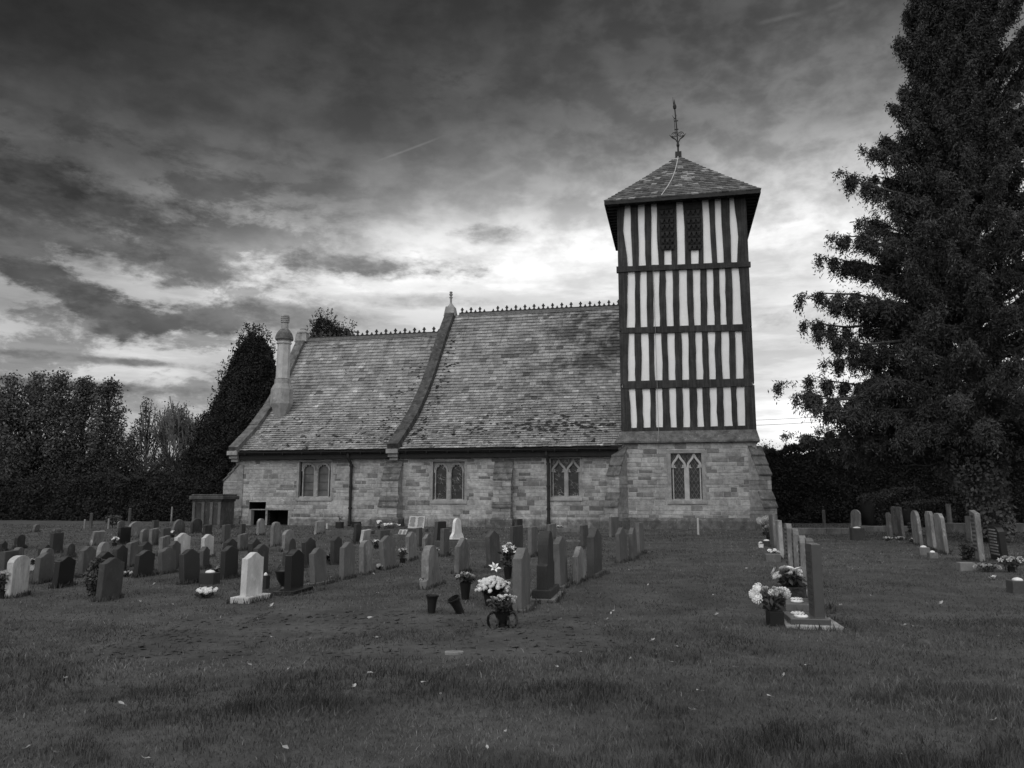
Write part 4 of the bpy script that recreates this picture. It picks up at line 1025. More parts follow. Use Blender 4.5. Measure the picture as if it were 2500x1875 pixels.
T = [
 # front rows at the left
 (9, 68, 1356, 1462, .34, 'round', 0, 'pale streaked round topped headstone, leftmost in the front row'),
 (-8, 40, 1345, 1428, g_, 'flat', 0, 'grey flat topped headstone cut by the left edge behind the pale streaked one'),
 (25, 56, 1336, 1400, m_, 'round', 0, 'narrow grey round stone peeping over the pale streaked headstone'),
 (33, 61, 1305, 1338, d, 'round', 0, 'small dark round cornered stone far left behind the narrow grey one'),
 (-6, 18, 1320, 1346, d, 'ogee', 0, 'small dark stone cut by the left edge of the view in the back rows'),
 (79, 128, 1349, 1427, .07, 'ogee', 1, 'mid grey ogee topped headstone just left of the black leaning one'),
 (92, 128, 1338, 1412, .12, 'round', 0, 'lighter round topped stone showing between the grey ogee stone and a dark one'),
 (87, 123, 1329, 1402, d, 'ogee', 0, 'dark ogee topped stone behind the lighter round stone at the left'),
 (125, 178, 1357, 1438, k, 'ogee', 3, 'jet black ogee topped headstone tilting right, second in the front row'),
 (119, 153, 1301, 1350, d, 'flat', 0, 'dark square stone with a stone lip behind it, back row at the left'),
 (154, 183, 1327, 1360, .045, 'round', 0, 'dull dark rounded stone behind the jet black ogee headstone'),
 (187, 230, 1333, 1413, .07, 'ogee', 0, 'tall mid grey ogee headstone right of the jet black one'),
 (233, 268, 1323, 1376, .22, 'full', 0, 'light semicircular topped stone behind the pair of near dark stones'),
 (225, 274, 1346, 1442, k, 'ogee', 0, 'black ogee stone mostly hidden by the bush and the grey front headstone'),
 (232, 296, 1361, 1468, .045, 'ogee', 2, 'large charcoal ogee headstone on a thin slab beside the leafy bush'),
 (270, 309, 1330, 1402, d, 'ogee', 0, 'tall dark headstone directly behind the large charcoal one'),
 (304, 335, 1321, 1386, .10, 'slant', 0, 'plain grey sloping topped stone left of the stacked dark pair'),
 (285, 318, 1287, 1330, k, 'flat', 0, 'black square topped stone standing alone in the far left rows'),
 (77, 96, 1280, 1300, .08, 'full', 4, 'tiny leaning round stone at the far left under the dark trees'),
 (128, 150, 1291, 1302, l_, 'flat', 0, 'low light kerb shaped stone at the far left edge of the lawn'),
 (285, 305, 1271, 1292, .09, 'round', 0, 'small grey rounded stone under the far left hedge beside a little bush'),
 (311, 350, 1273, 1312, .16, 'round', 2, 'broad weathered round stone below the tall post at the far left'),
 (340, 368, 1291, 1328, .11, 'round', 0, 'weathered grey stone in front of the hedge, left of the dark cleft one'),
 (369, 387, 1270, 1300, .06, 'flat', 0, 'narrow dark flat stone before the hedge'),
 (362, 386, 1289, 1331, .12, 'slant', 0, 'streaky worn stone between the far dark stones, left of the white ones'),
 (390, 415, 1289, 1330, .07, 'flat', 0, 'dull flat topped stone just left of the large white headstone, further back'),
 (332, 369, 1322, 1398, d, 'ogee', 0, 'dark ogee stone standing directly behind a tilted dark ogee stone'),
 (323, 373, 1342, 1413, .028, 'ogee', 5, 'near black ogee headstone tilting right, in the middle of the left rows'),
 (386, 412, 1308, 1358, .13, 'slant', 0, 'rough weathered stone with a sloping head left of the large white one'),
 (409, 441, 1320, 1392, .06, 'ogee', -2, 'slim grey ogee stone overlapping the large white headstone'),
 (385, 431, 1336, 1404, .07, 'ogee', -4, 'grey ogee headstone tilting left, in front of the slim grey one'),
 (423, 464, 1301, 1362, .46, 'ogee', 0, 'large white ogee headstone in the middle of the left rows'),
 (489, 521, 1304, 1363, .42, 'ogee', 0, 'narrow white headstone right of the large white one'),
 (483, 511, 1334, 1391, .065, 'ogee', 0, 'small grey stone half covering the narrow white headstone'),
 (437, 489, 1340, 1431, .026, 'ogee', -5, 'big near black ogee headstone tilting left beside a square flower block'),
 (536, 580, 1332, 1416, .026, 'ogee', 0, 'near black upright ogee headstone with a tiny posy at its left foot'),
 (541, 577, 1315, 1392, .03, 'ogee', 0, 'dark ogee stone standing right behind the near black upright one'),
 (605, 638, 1315, 1400, .022, 'ogee', -3, 'black ogee stone rising behind the tall white headstone'),
 (615, 654, 1328, 1407, .045, 'ogee', 0, 'dark grey ogee stone overlapped by the tall white headstone'),
 (418, 451, 1268, 1303, .085, 'full', 3, 'far grey round headed stone left of the panelled tomb'),
 (464, 493, 1266, 1303, .04, 'round', 0, 'far dark round stone standing before the panelled tomb'),
 (495, 518, 1281, 1306, .04, 'slant', 0, 'far small dark stone at the foot of the panelled tomb'),
 (540, 562, 1281, 1328, .07, 'flat', 0, 'brownish worn stone by the corner of the church'),
 (578, 605, 1302, 1345, .08, 'slant', 0, 'low streaked stone between the dark pair and the cellar openings'),
 (583, 599, 1279, 1308, .06, 'flat', 0, 'thin stone close to the church corner left of the cellar openings'),
 (625, 646, 1266, 1308, .24, 'eared', 0, 'light eared headstone in front of the left cellar opening'),
 (659, 685, 1274, 1334, .14, 'eared', 0, 'grey eared headstone in front of the right cellar opening'),
 # middle left
 (687, 719, 1293, 1345, .18, 'round', 0, 'wide light weathered stone behind a dark ogee one, right of the cellar'),
 (688, 724, 1314, 1396, .045, 'shoulder', 0, 'dark shouldered stone behind the polished black headstone'),
 (740, 775, 1312, 1385, .026, 'ogee', -6, 'black ogee headstone tilting left behind the grey leaning one'),
 (805, 834, 1309, 1378, .035, 'ogee', 0, 'dark upright stone with a small dark vase at its left'),
 (827, 866, 1323, 1414, .10, 'ogee', 0, 'upright mid grey headstone, wide and plain, right of the leaning pair'),
 (877, 901, 1293, 1328, .42, 'flat', 9, 'thin whitish stone leaning sharply right near the church wall'),
 (877, 911, 1319, 1402, .15, 'round', -2, 'flaking weathered stone with dark streaks right of the wide plain grey one'),
 (766, 791, 1272, 1304, .26, 'flat', 5, 'short light stone leaning by the church wall left of the drainpipe'),
 (861, 880, 1279, 1328, .02, 'flat', 2, 'narrow black stone left of the whitish leaning one'),
 (930, 969, 1307, 1390, .10, 'peak', -6, 'grey gabled headstone tilting left with a chrysanthemum at its foot'),
 (921, 952, 1294, 1332, .08, 'flat', 0, 'worn flat stone behind the tilted gabled headstone'),
 (989, 1018, 1298, 1370, .13, 'ogee', -1, 'streaky weathered stone right of the potted flowers'),
 (1015, 1031, 1288, 1334, .07, 'flat', 0, 'slim grey stone below the open stone book'),
 (1030, 1056, 1303, 1345, .11, 'ogee', 0, 'small pointed grey stone left of the black tapered one'),
 (1074, 1097, 1290, 1361, .075, 'flat', 0, 'slim upright grey stone left of the white bell shaped one'),
 (1109, 1146, 1313, 1402, .12, 'ogee', 1, 'light grey headstone standing below the white bell shaped stone'),
 (1188, 1223, 1295, 1387, .055, 'peak', -3, 'dark grey headstone behind the white lily'),
 (1244, 1277, 1284, 1352, .05, 'flat', 1, 'tall dark flat headstone behind the tall flower vase'),
 (1256, 1276, 1267, 1318, .035, 'flat', 0, 'small dark stone against the nave buttress'),
 (1289, 1312, 1286, 1360, .10, 'flat', 0, 'slim light grey stone left of the dark arched headstone'),
 (1336, 1359, 1279, 1318, .12, 'flat', 0, 'pale grey slim stone behind the dark arched headstone'),
 (1399, 1432, 1334, 1426, .15, 'ogee', -1, 'short weathered two toned stone in the centre rows'),
 (1417, 1437, 1282, 1338, .06, 'flat', -1, 'slim dark stone right of the kerbed grave by the church'),
 (1487, 1512, 1262, 1312, .10, 'flat', 0, 'upright stone at the foot of the tower buttress'),
 (1505, 1534, 1288, 1374, .075, 'ogee', -2, 'dark streaked stone, left of the trio below the tower'),
 (1537, 1557, 1288, 1367, .08, 'ogee', -2, 'slim grey stone in the middle of the trio below the tower'),
 (1554, 1574, 1276, 1356, .10, 'flat', -1, 'plain light stone, right of the trio below the tower'),
 # right side
 (2077, 2103, 1244, 1294, .15, 'round', 2, 'light round headstone alone before the right hedge, above a dark block'),
 (2167, 2181, 1251, 1318, .12, 'round', -3, 'short slim stone, left of the three slim ones before the yew'),
 (2180, 2194, 1236, 1308, .10, 'round', -3, 'dark faced slim stone in the middle of three before the yew'),
 (2195, 2212, 1237, 1318, .12, 'flat', -8, 'slim light stone tilting left, right of the three before the yew'),
 (2230, 2255, 1246, 1332, .14, 'full', -6, 'round headed pale stone tilting left in the right hand rows'),
 (2265, 2288, 1248, 1341, .16, 'cham', -3, 'pale stone with a clipped head in the right hand rows'),
 (2289, 2318, 1253, 1354, .16, 'cham', -7, 'pale clipped headstone tilting left, right of its twin'),
 (2315, 2328, 1230, 1296, .13, 'flat', -3, 'tall thin pale stone furthest back on the right'),
 (2360, 2381, 1260, 1326, .14, 'flat', 0, 'pale lettered slab behind the taller stone near the dark plant'),
]
def sth(tone): return .12 if tone > .2 else .10
for row in T: headstone(*row, t=.085 if row[3] < 1300 else .10)
# headstones with plinths or slabs
H(585, 640, 1348, 1471, .50, 'ogee', 0, 'tall clean white headstone on a white slab in the front row', slab=(.66, .30, .08, 0, .45), wmax=.56)
H(693, 741, 1341, 1451, .010, 'ogee', 0, 'polished black headstone with an urn on its black base', plinth=(.78, .30, .07), slab=(.8, .62, .05, .16, .03), t=.12)
H(757, 800, 1337, 1427, .085, 'ogee', -5, 'smooth grey ogee headstone tilting left, right of the polished black one', slab=(.8, .34, .03, .06, .12))
H(1025, 1080, 1331, 1440, .13, 'shoulder', -3, 'grey shouldered headstone with a rounded head in the centre', t=.13, wmax=.95)
H(1057, 1089, 1273, 1332, .018, 'taper', 2, 'black tapering headstone by the church plinth', t=.12)
H(1097, 1133, 1265, 1326, .62, 'bell', 0, 'white bell shaped marble headstone near the church', t=.10, plinth=(.95, .3, .14))
H(1252, 1296, 1337, 1488, .10, 'ogee', 0, 'tall rough edged grey headstone beside the white chrysanthemums', t=.13, slab=(.88, .30, .03, 0, .1))
H(1311, 1355, 1296, 1467, .03, 'shoulder', 0, 'dark arched headstone on a stepped plinth in the centre', t=.16, plinth=(.95, .28, .17), slab=(1.05, .40, .05, 0, .17), wmax=.9)
H(1354, 1387, 1310, 1436, .085, 'peak', -2, 'grey gabled headstone close behind the dark arched one', t=.11, slab=(.85, .22, .03, 0, .12))
H(1434, 1471, 1289, 1411, .05, 'ogee', 0, 'broad dark ogee headstone on a flat base in the centre right', t=.14, slab=(.85, .22, .07, 0, .09), wmax=.95)
# the row that runs away on the right
R1 = H(1984, 2008, 1327, 1531, .05, 'flat', 0, 'nearest dark headstone of the right row on a dark plinth and pale slab', t=.115, mat='polished_granite', plinth=(.62, .46, .115, .13), slab=(.8, .64, .045, .10, .3), letters=1, wmax=.62)
R2 = H(1973, 1996, 1316, 1494, .10, 'flat', 0, 'second headstone of the right row, just behind the nearest dark one', t=.10, plinth=(.62, .44, .12, .13), letters=1, wmax=.62)
H(1954, 1976, 1307, 1456, .16, 'round', 0, 'third headstone of the right row, granite with a rough edge', t=.10, plinth=(.7, .4, .08, .1), letters=1, wmax=.65)
H(1938, 1957, 1289, 1430, .13, 'round', 0, 'fourth headstone of the right row, with a bright sloping top edge', t=.10, letters=1, wmax=.65)
H(1920, 1940, 1278, 1405, .13, 'cham', 0, 'fifth headstone of the right row, with clipped corners', t=.10, letters=1, wmax=.65)
H(1898, 1915, 1270, 1366, .26, 'flat', -1, 'sixth and palest headstone of the right row', t=.10, wmax=.6)
H(1881, 1899, 1255, 1336, .11, 'flat', -1, 'furthest headstone of the right row, near the tower buttress', t=.10, wmax=.6)
H(2380, 2407, 1245, 1376, .15, 'slant', -3, 'tall pale stone behind a dark potted plant on the right', t=.12, letters=1)
H(2420, 2466, 1281, 1378, .012, 'round', -9, 'black headstone with bright carved letters, tilting left at the right edge', t=.14, letters=1, slab=(1.0, .9, .06, .3, .05), wmax=.7)

def lid(st, lx, ly, z, label):
    root, loc, phi, w, h = st; rz = math.pi / 2 - phi; x = loc[0] + lx * math.cos(rz) - ly * math.sin(rz); y = loc[1] + lx * math.sin(rz) + ly * math.cos(rz)
    r0 = empty('flower_holder', (x, y, loc[2] + z), 0, label, 'flower holder', 'white grave flower holders'); mb = MB(); mb.lathe([(.082, .001), (.084, .012), (.07, .026), (.0, .034)], seg=20, cap=False); mb.build('perforated_lid', 'ceramic_pale', r0)
    q = MB()
    for k in range(7):
        a = k * 2 * math.pi / 7; q.lathe([(.009, .026), (.009, .032), (.0, .033)], .045 * math.cos(a), .045 * math.sin(a), 0, 6, cap=False)
    parts(q, 'hole', 'vase_black', r0)
lid(R1, -.15, .21, .116, 'white perforated flower lid nearest the camera on the dark plinth'); lid(R1, .08, .21, .116, 'second white perforated lid from the camera, on the same dark plinth')
lid(R2, -.12, .20, .121, 'third white perforated lid from the camera, on the plinth behind'); lid(R2, .12, .20, .121, 'white perforated lid furthest from the camera, below the wicker basket')
# ------------------------------------------------------------------ kerbs, ledgers and other stonework
def simple_box(name, px, py, size, tone, mat, label, cat, rz=None, group=None, bevel=.01, lift=0.0):
    P = ground(px, py); mb = MB(); sx, sy, sz = size; mb.box(-sx / 2, sx / 2, 0, sy, -.06, sz)
    o = mb.build(name, mat, None, bevel=bevel); o.location = (P[0], P[1], gzf(P[0], P[1]) + lift); o.rotation_euler = (0, 0, -TH if rz is None else rz); o.color = (tone,) * 3 + (1,)
    return tag(o, label, cat, group)
def kerb_set(px0, px1, y, deep, tone, label):
    P0 = ground(px0, y); P1 = ground(px1, y); L_ = math.hypot(*(P1 - P0)[:2]); mb = MB(); t = .12; hh = .16
    mb.box(0, L_, 0, t, -.06, hh); mb.box(0, L_, deep - t, deep, -.06, hh); mb.box(0, t, t + .002, deep - t - .002, -.06, hh - .004); mb.box(L_ - t, L_, t + .002, deep - t - .002, -.06, hh - .004)
    mb.box(t + .002, L_ - t - .002, t + .002, deep - t - .002, -.06, .05)
    o = mb.build('grave_kerb', 'weathered_stone', None, bevel=.01); o.location = (P0[0], P0[1], 0); o.rotation_euler = (0, 0, math.atan2(P1[1] - P0[1], P1[0] - P0[0])); o.color = (tone,) * 3 + (1,)
    tag(o, label, 'grave kerb', 'stone kerbs round graves')
kerb_set(1060, 1200, 1334, 1.0, .08, 'dark kerb below the white bell shaped stone')
kerb_set(1385, 1424, 1335, .9, .11, 'small kerbed plot between the centre stones and the church')
kerb_set(795, 905, 1306, .9, .09, 'low kerb beside the drainpipe on the left')
kerb_set(960, 1015, 1316, .8, .10, 'kerb with a small open book below the left buttress')
kerb_set(1360, 1440, 1300, 1.0, .12, 'long kerb close to the wall below the ogee window')
def open_book(px, base, w, h, lift, label):
    P = ground(px, base); root = empty('book_memorial', (P[0], P[1], lift), -TH, label, 'memorial'); mb = MB(); n = 6
    for s in (-1, 1):
        for i in range(n):
            x0, x1 = s * w / 2 * i / n, s * w / 2 * (i + 1) / n; f = lambda x: .03 * math.sin(abs(x) / (w / 2) * math.pi * .8) 
            a, b = sorted((x0, x1)); mb.hexa([(a, -f(a), 0), (b, -f(b), 0), (b, .06, 0), (a, .06, 0), (a, .22 - f(a), h), (b, .22 - f(b), h), (b, .30, h), (a, .30, h)])
    o = mb.build('open_pages', 'pale_stone', root)
    q = MB(); r = random.Random(3)
    for s in (-1, 1):
        for k in range(9):
            z = h * (.88 - k * .09); l = w * r.uniform(.25, .40); x0 = s * w * .25 - l / 2; y = z / h * .22 - .035
            q.add([(x0, y - .003, z), (x0 + l, y - .003, z), (x0 + l, y + .009 - .003, z + h * .035), (x0, y + .009 - .003, z + h * .035)], [(0, 1, 2, 3)])
    q.build('inscription', 'letter_dark', root); return root
open_book(1015, 1296, .74, .52, .12, 'large pale open stone book lying tilted against the nave wall')
mb = MB(); P = ground(1015, 1298); mb.box(-.45, .45, -.05, .4, -.05, .12); o = mb.build('memorial_base', 'weathered_stone', None, bevel=.01); o.location = (P[0], P[1], 0); o.rotation_euler = (0, 0, -TH); o.color = (.08,) * 3 + (1,); tag(o, 'dark stone base under the open stone book by the wall', 'memorial base')
open_book(980, 1314, .30, .2, .1, 'small white open book on a kerb below the left buttress')
H(217, 250, 1296, 1333, .16, 'flat', 12, 'pale slab leaning sharply right among the far left stones')
def small_block(px, base, w, dpt, h, tone, label, cat='vase block', mat='plain_stone', holes=True):
    P = ground(px, base); mb = MB(); mb.box(-w / 2, w / 2, 0, dpt, -.05, h); z = gzf(P[0], P[1])
    if holes:
        root = empty('vase_block', (P[0], P[1], z), -TH * .8, label, cat, 'stone flower blocks'); o = mb.build('block', mat, root, bevel=.01); o.color = (tone,) * 3 + (1,)
        q = MB(); q.lathe([(w * .3, 0), (w * .3, .015), (w * .22, .035), (.0, .05)], 0, dpt / 2, h, 14, cap=False); q.build('perforated_lid', 'ceramic_pale', root)
        return root
    o = mb.build('stone_block', mat, None, bevel=.01); o.location = (P[0], P[1], z); o.rotation_euler = (0, 0, -TH * .8); o.color = (tone,) * 3 + (1,); return tag(o, label, cat)
small_block(502, 1431, .27, .24, .19, .035, 'square dark flower block with a pale lid right of the big tilted black stone')
small_block(642, 1442, .10, .14, .23, .03, 'narrow dark vase block behind the tall white headstone')
small_block(2097, 1320, .42, .35, .42, .04, 'dark cube below the light round stone at the right')
small_block(2364, 1393, .30, .22, .17, .18, 'pale box planter under the dark plant on the right', holes=False, cat='planter')
small_block(2259, 1355, .26, .2, .2, .15, 'pale round shouldered flower block before the clipped stones')
small_block(2281, 1364, .2, .2, .14, .13, 'smaller pale flower block next to the first before the clipped stones')
small_block(2496, 1447, .26, .26, .2, .07, 'grey kerb block cut by the right edge of the view')
small_block(1873, 1332, .3, .22, .16, .05, 'dark flower block with a pale lid beside the furthest right row stone')
small_block(1889, 1372, .34, .3, .17, .12, 'grey block under the roses before the palest right row headstone', holes=False)
small_block(868, 1288, .42, .2, .28, .02, 'black block standing on the ground right of the drainpipe', holes=False, cat='block')
# urn by the polished black stone
P = ground(684, 1450); root = MB(); root.lathe([(.10, 0), (.10, .03), (.05, .06), (.05, .09), (.11, .18), (.135, .28), (.15, .31), (.15, .335), (.10, .35), (.08, .39)], seg=18)
o = root.build('urn', 'vase_black', None, smooth=True); o.location = (P[0] + .02, P[1] + .12, .03); tag(o, 'black stone urn standing left of the polished black headstone', 'urn')
# posts
for (x, yt, yb, wd, lab, mt) in ((206, 1268, 1289, .10, 'short pale post at the far left under the hedge', 'weathered_stone'), (221, 1252, 1289, .16, 'dark wooden post beside the short pale one at the far left', 'wood_post'),
        (315, 1240, 1282, .16, 'tall dark post under the hedge at the left', 'wood_post'), (418, 1237, 1276, .10, 'thin pale post left of the panelled tomb', 'weathered_stone'), (264, 1266, 1291, .09, 'small pale stake beside the little bush at the far left', 'weathered_stone'),
        (1705, 1265, 1305, .09, 'white stake in the grass in front of the tower window', 'pale_stone'), (2013, 1245, 1291, .16, 'grey wooden post before the right hedge', 'wood_post'), (798, 1278, 1291, .1, 'small white marker post by the church wall', 'pale_stone')):
    P = ground(x, yb); h = float(at(x, yt, P[1])[2]); mb = MB(); mb.tube([(0, 0, -.1), (0, 0, h * .96), (0, 0, h)], [wd / 2, wd / 2 * .95, wd / 2 * .6], 8); o = mb.build('post', mt, None); o.location = (P[0], P[1], 0); o.color = (.2,) * 3 + (1,); tag(o, lab, 'post')
# chest tomb with arched panels at the church corner
P = ground(458, 1289); tz = 1.62; tomb = empty('panelled_tomb', (P[0], P[1] + .3, 0), -TH, 'large stone chest tomb with arched panels and a moulded top left of the church', 'tomb')
mb = MB(); L_ = 1.62; mb.box(0, L_, 0, 1.3, -.1, .14); mb.box(.05, L_ - .05, .08, 1.25, .141, tz - .36); mb.box(0, L_, .03, 1.28, tz - .359, tz - .26)
o = mb.build('chest', 'weathered_stone', tomb, bevel=.02); o.color = (.07,) * 3 + (1,)
mb = MB(); mb.box(-.12, L_ + .12, -.08, 1.4, tz - .259, tz - .08); mb.box(-.05, L_ + .05, 0, 1.3, tz - .079, tz + .0); o = mb.build('top_slab', 'weathered_stone', tomb, bevel=.03); o.color = (.06,) * 3 + (1,)
mb = MB()
for x in (.04, .54, 1.0, L_ - .19): mb.box(x, x + .15, .02, .079, .15, tz - .37)
for o in parts(mb, 'pilaster', 'weathered_stone', tomb, .01): o.color = (.085,) * 3 + (1,)
for (x0, x1) in ((.21, .52), (.71, .98), (1.17, 1.41)):
    mb = MB(); pts = [(x0, .2), (x1, .2), (x1, tz - .56)] + [((x0 + x1) / 2 + (x1 - x0) / 2 * math.cos(math.pi * i / 8), tz - .56 + .14 * math.sin(math.pi * i / 8)) for i in range(1, 8)] + [(x0, tz - .56)]
    mb.prism(pts, 'y', .062, .081); o = mb.build('arched_panel', 'weathered_stone', tomb); o.color = (.04,) * 3 + (1,)
# low stone walls along the right boundary
for (xa, xb, y, top, lab) in ((1952, 2090, 1305, 1290, 'low pale stone kerb wall from the tower to the round stone'), (2100, 2240, 1298, 1284, 'low wall behind the three slim stones on the right'), (2320, 2640, 1300, 1278, 'low wall under the yew at the right edge')):
    P0, P1 = ground(xa, y), ground(xb, y); L_ = math.hypot(*(P1 - P0)[:2]); h = float(at(xa, top, P0[1])[2]); mb = MB(); r = random.Random(xa); x = 0
    while x < L_ - .05:
        w = min(r.uniform(.6, 1.3), L_ - x); mb.box(x + .005, x + w - .005, r.uniform(0, .02), .4, -.1, h + r.uniform(-.015, .015)); x += w
    o = mb.build('low_wall', 'weathered_stone', None, bevel=.015); o.location = (P0[0], P0[1], 0); o.rotation_euler = (0, 0, math.atan2(P1[1] - P0[1], P1[0] - P0[0])); o.color = (.15,) * 3 + (1,); tag(o, lab, 'low wall')
# ------------------------------------------------------------------ foliage
def leaf_tris(C, size, droop=0.0, aspect=.45, seed=None, spread=1.0, up=None):
    """one lozenge-like leaf (a folded pair of triangles) at every centre C (n,3)"""
    n = len(C); d = rng.normal(size=(n, 3)); d[:, 2] = d[:, 2] * spread - droop
    if up is not None: d[:, 2] += up
    d /= np.linalg.norm(d, axis=1, keepdims=True); s = rng.normal(size=(n, 3)); s = np.cross(d, s); s /= np.linalg.norm(s, axis=1, keepdims=True) + 1e-9
    L_ = size * (.6 + .8 * rng.random((n, 1))); w = L_ * aspect
    a = C; b = C + d * L_ * .5 + s * w * .5; c = C + d * L_ * .5 - s * w * .5; e = C + d * L_
    V = np.stack([a, b, e, c], 1).reshape(-1, 3); k_ = np.arange(n)[:, None] * 4; F = np.concatenate([k_ + [0, 1, 2], k_ + [0, 2, 3]]); return V, F
def foliage(name, parent, C, size, mat='leaf_dark', droop=0.0, aspect=.45, tone=None, spread=1.0, up=None):
    V, F = leaf_tris(C, size, droop, aspect, spread=spread, up=up)
    t = np.repeat((.8 + .4 * rng.random(len(C))) * (tone if tone is not None else 1.0), 4)
    return np_mesh(name, V, F, mat, parent, t)
def tubes_np(segs):
    """many tapered 5-sided tubes: list of (p0, p1, r0, r1)"""
    V, F = [], []; b = 0; q = 5; ang = np.arange(q) * 2 * np.pi / q
    for p0, p1, r0, r1 in segs:
        p0 = np.asarray(p0, float); p1 = np.asarray(p1, float); d = p1 - p0; l = np.linalg.norm(d)
        if l < 1e-5: continue
        d /= l; u = np.cross(d, (0, 0, 1.) if abs(d[2]) < .9 else (1., 0, 0)); u /= np.linalg.norm(u); w = np.cross(d, u)
        ring = np.cos(ang)[:, None] * u + np.sin(ang)[:, None] * w; V.append(p0 + ring * r0); V.append(p1 + ring * r1)
        for k in range(q):
            a, c = b + k, b + (k + 1) % q; F += [(a, c, c + q), (a, c + q, a + q)]
        b += 2 * q
    return np.concatenate(V), np.array(F)
def decid(name, base, h, crown_r, leaf, nleaf, label, cat='tree', bare=0.0, seed=1, lean=0.0, crown_z=(.28, 1.0), clump=.55, trunk_r=.22, tone=1.0, bark='bark', group=None, upright=1.0):
    """a broadleaf tree: recursive limbs, twigs, and leaf clumps with gaps"""
    r = random.Random(seed); root = empty(name, base, r.uniform(0, 6), label, cat, group); segs = []; tips = []
    def grow(p, d, L_, rad, depth):
        n = 3; pts = [p]
        for i in range(n):
            d = d + np.array([r.gauss(0, .12), r.gauss(0, .12), r.gauss(.04, .07)]); d /= np.linalg.norm(d); q = pts[-1] + d * L_ / n
            segs.append((pts[-1], q, rad * (1 - i / n * .35), rad * (1 - (i + 1) / n * .35))); pts.append(q)
            if depth <= 2: tips.append(q)
        if depth == 0: return
        kids = r.choice([3, 4]) if depth > 1 else 3
        for c in range(kids):
            a = r.uniform(0, 6.28); s = r.uniform(.35, .85) / upright; nd = d + s * np.array([math.cos(a), math.sin(a), r.uniform(-.1, .35)]); nd /= np.linalg.norm(nd)
            grow(pts[-1] if c < 2 else pts[-2], nd, L_ * r.uniform(.62, .82), rad * r.uniform(.5, .62), depth - 1)
    tr = h * crown_z[0]; segs.append((np.array([0, 0, -.2]), np.array([lean * .3, 0, tr]), trunk_r * 1.2, trunk_r * .85))
    for c in range(r.choice([4, 5])):
        a = r.uniform(0, 6.28); s = r.uniform(.15, .75) / upright; grow(np.array([lean * .3, 0, tr * r.uniform(.7, 1)]), np.array([s * math.cos(a) + lean * .1, s * math.sin(a), 1.0]), h * .27, trunk_r * .6, 4)
    T_ = np.array(tips); sc = max(1e-3, T_[:, 2].max()); k_ = h / sc; rad = np.percentile(np.hypot(T_[:, 0], T_[:, 1]), 92)
    f = np.array([crown_r / rad, crown_r / rad, 1.0])
    def fit(p): p = np.array(p); z = p[2]; g0 = np.clip((z - tr * .8) / (sc - tr), 0, 1); return np.array([p[0] * (1 + (f[0] - 1) * min(1, g0 * 3)), p[1] * (1 + (f[1] - 1) * min(1, g0 * 3)), z * (1 if z < tr else 1) * k_])
    segs2 = [(fit(a), fit(b), max(c, .026), max(d_, .022)) for a, b, c, d_ in segs]
    V, F = tubes_np([s for s in segs2 if s[2] > .014]); np_mesh('trunk', V, F, bark, root, np.ones(len(V)))
    if nleaf:
        TT = np.array([fit(t) for t in tips]); idx = rng.integers(0, len(TT), nleaf); keep = vnoise(TT[:, 0] * .7 + seed * 7, TT[:, 2] * .7, seed) > bare; ok = keep[idx]; C = TT[idx][ok]
        C = C + rng.normal(size=C.shape) * clump * np.array([1, 1, .8]); foliage('crown', root, C, leaf, tone=tone, aspect=.6)
    return root
def plume_tree(name, base, h, R, n_pl, per, leaf, label, seed, group=None, gap=.2, z0=.06, tone=1.0, bark='bark', pl=(1.6, 3.0), thick=.34, cat='tree', trunk_r=.2, uneven=.25):
    """a bushy boundary tree: limbs fork all the way up and end in upright leafy plumes"""
    r = np.random.default_rng(seed); root = empty(name, base, 0, label, cat, group); segs = []; Cs = []
    segs += [((0, 0, -.2), (.05, 0, h * .3), trunk_r, trunk_r * .8), ((.05, 0, h * .3), (0, .1, h * .62), trunk_r * .8, trunk_r * .45), ((0, .1, h * .62), (.1, 0, h * .88), trunk_r * .45, .03)]
    for k in range(n_pl):
        a = r.random() * 6.283; f = r.random(); zt = h * (z0 + (1 - z0) * f ** .75); env = R * min(1, (1.03 - zt / h) * 2.4) ** .6 * min(1, .55 + zt / h)
        q = env * r.random() ** .45; zt = zt * (1 - uneven * r.random() * (q / R)); L_ = r.uniform(*pl) * min(1, .4 + zt / h)
        tip = np.array([q * math.cos(a), q * math.sin(a), zt]); st = np.array([tip[0] * .55, tip[1] * .55, max(.2, zt - L_)]); root_p = np.array([0, 0, max(.3, st[2] - q * .8)])
        segs += [(root_p, st, .05 + .03 * trunk_r, .035), (st, tip, .035, .012)]
        if r.random() < gap: continue
        t = r.random(per) ** .7; C = st + (tip - st) * t[:, None] + r.normal(size=(per, 3)) * (thick * (1.25 - .8 * t))[:, None] * np.array([1, 1, .8]); Cs.append(C)
    C = np.concatenate(Cs); C = C[C[:, 2] > .1]; foliage('crown', root, C, leaf, tone=tone, aspect=.62)
    V, F = tubes_np(segs); np_mesh('trunk', V, F, bark, root, np.ones(len(V))); return root
def at_ground(px, D):
    fwd = D * math.cos(PITCH) - EYE * math.sin(PITCH); return ((px - 1250) / FPX * fwd, D, 0.0)
def zat(px, py, D): return float(at(px, py, D)[2])
TG = 'broadleaf trees along the left boundary'
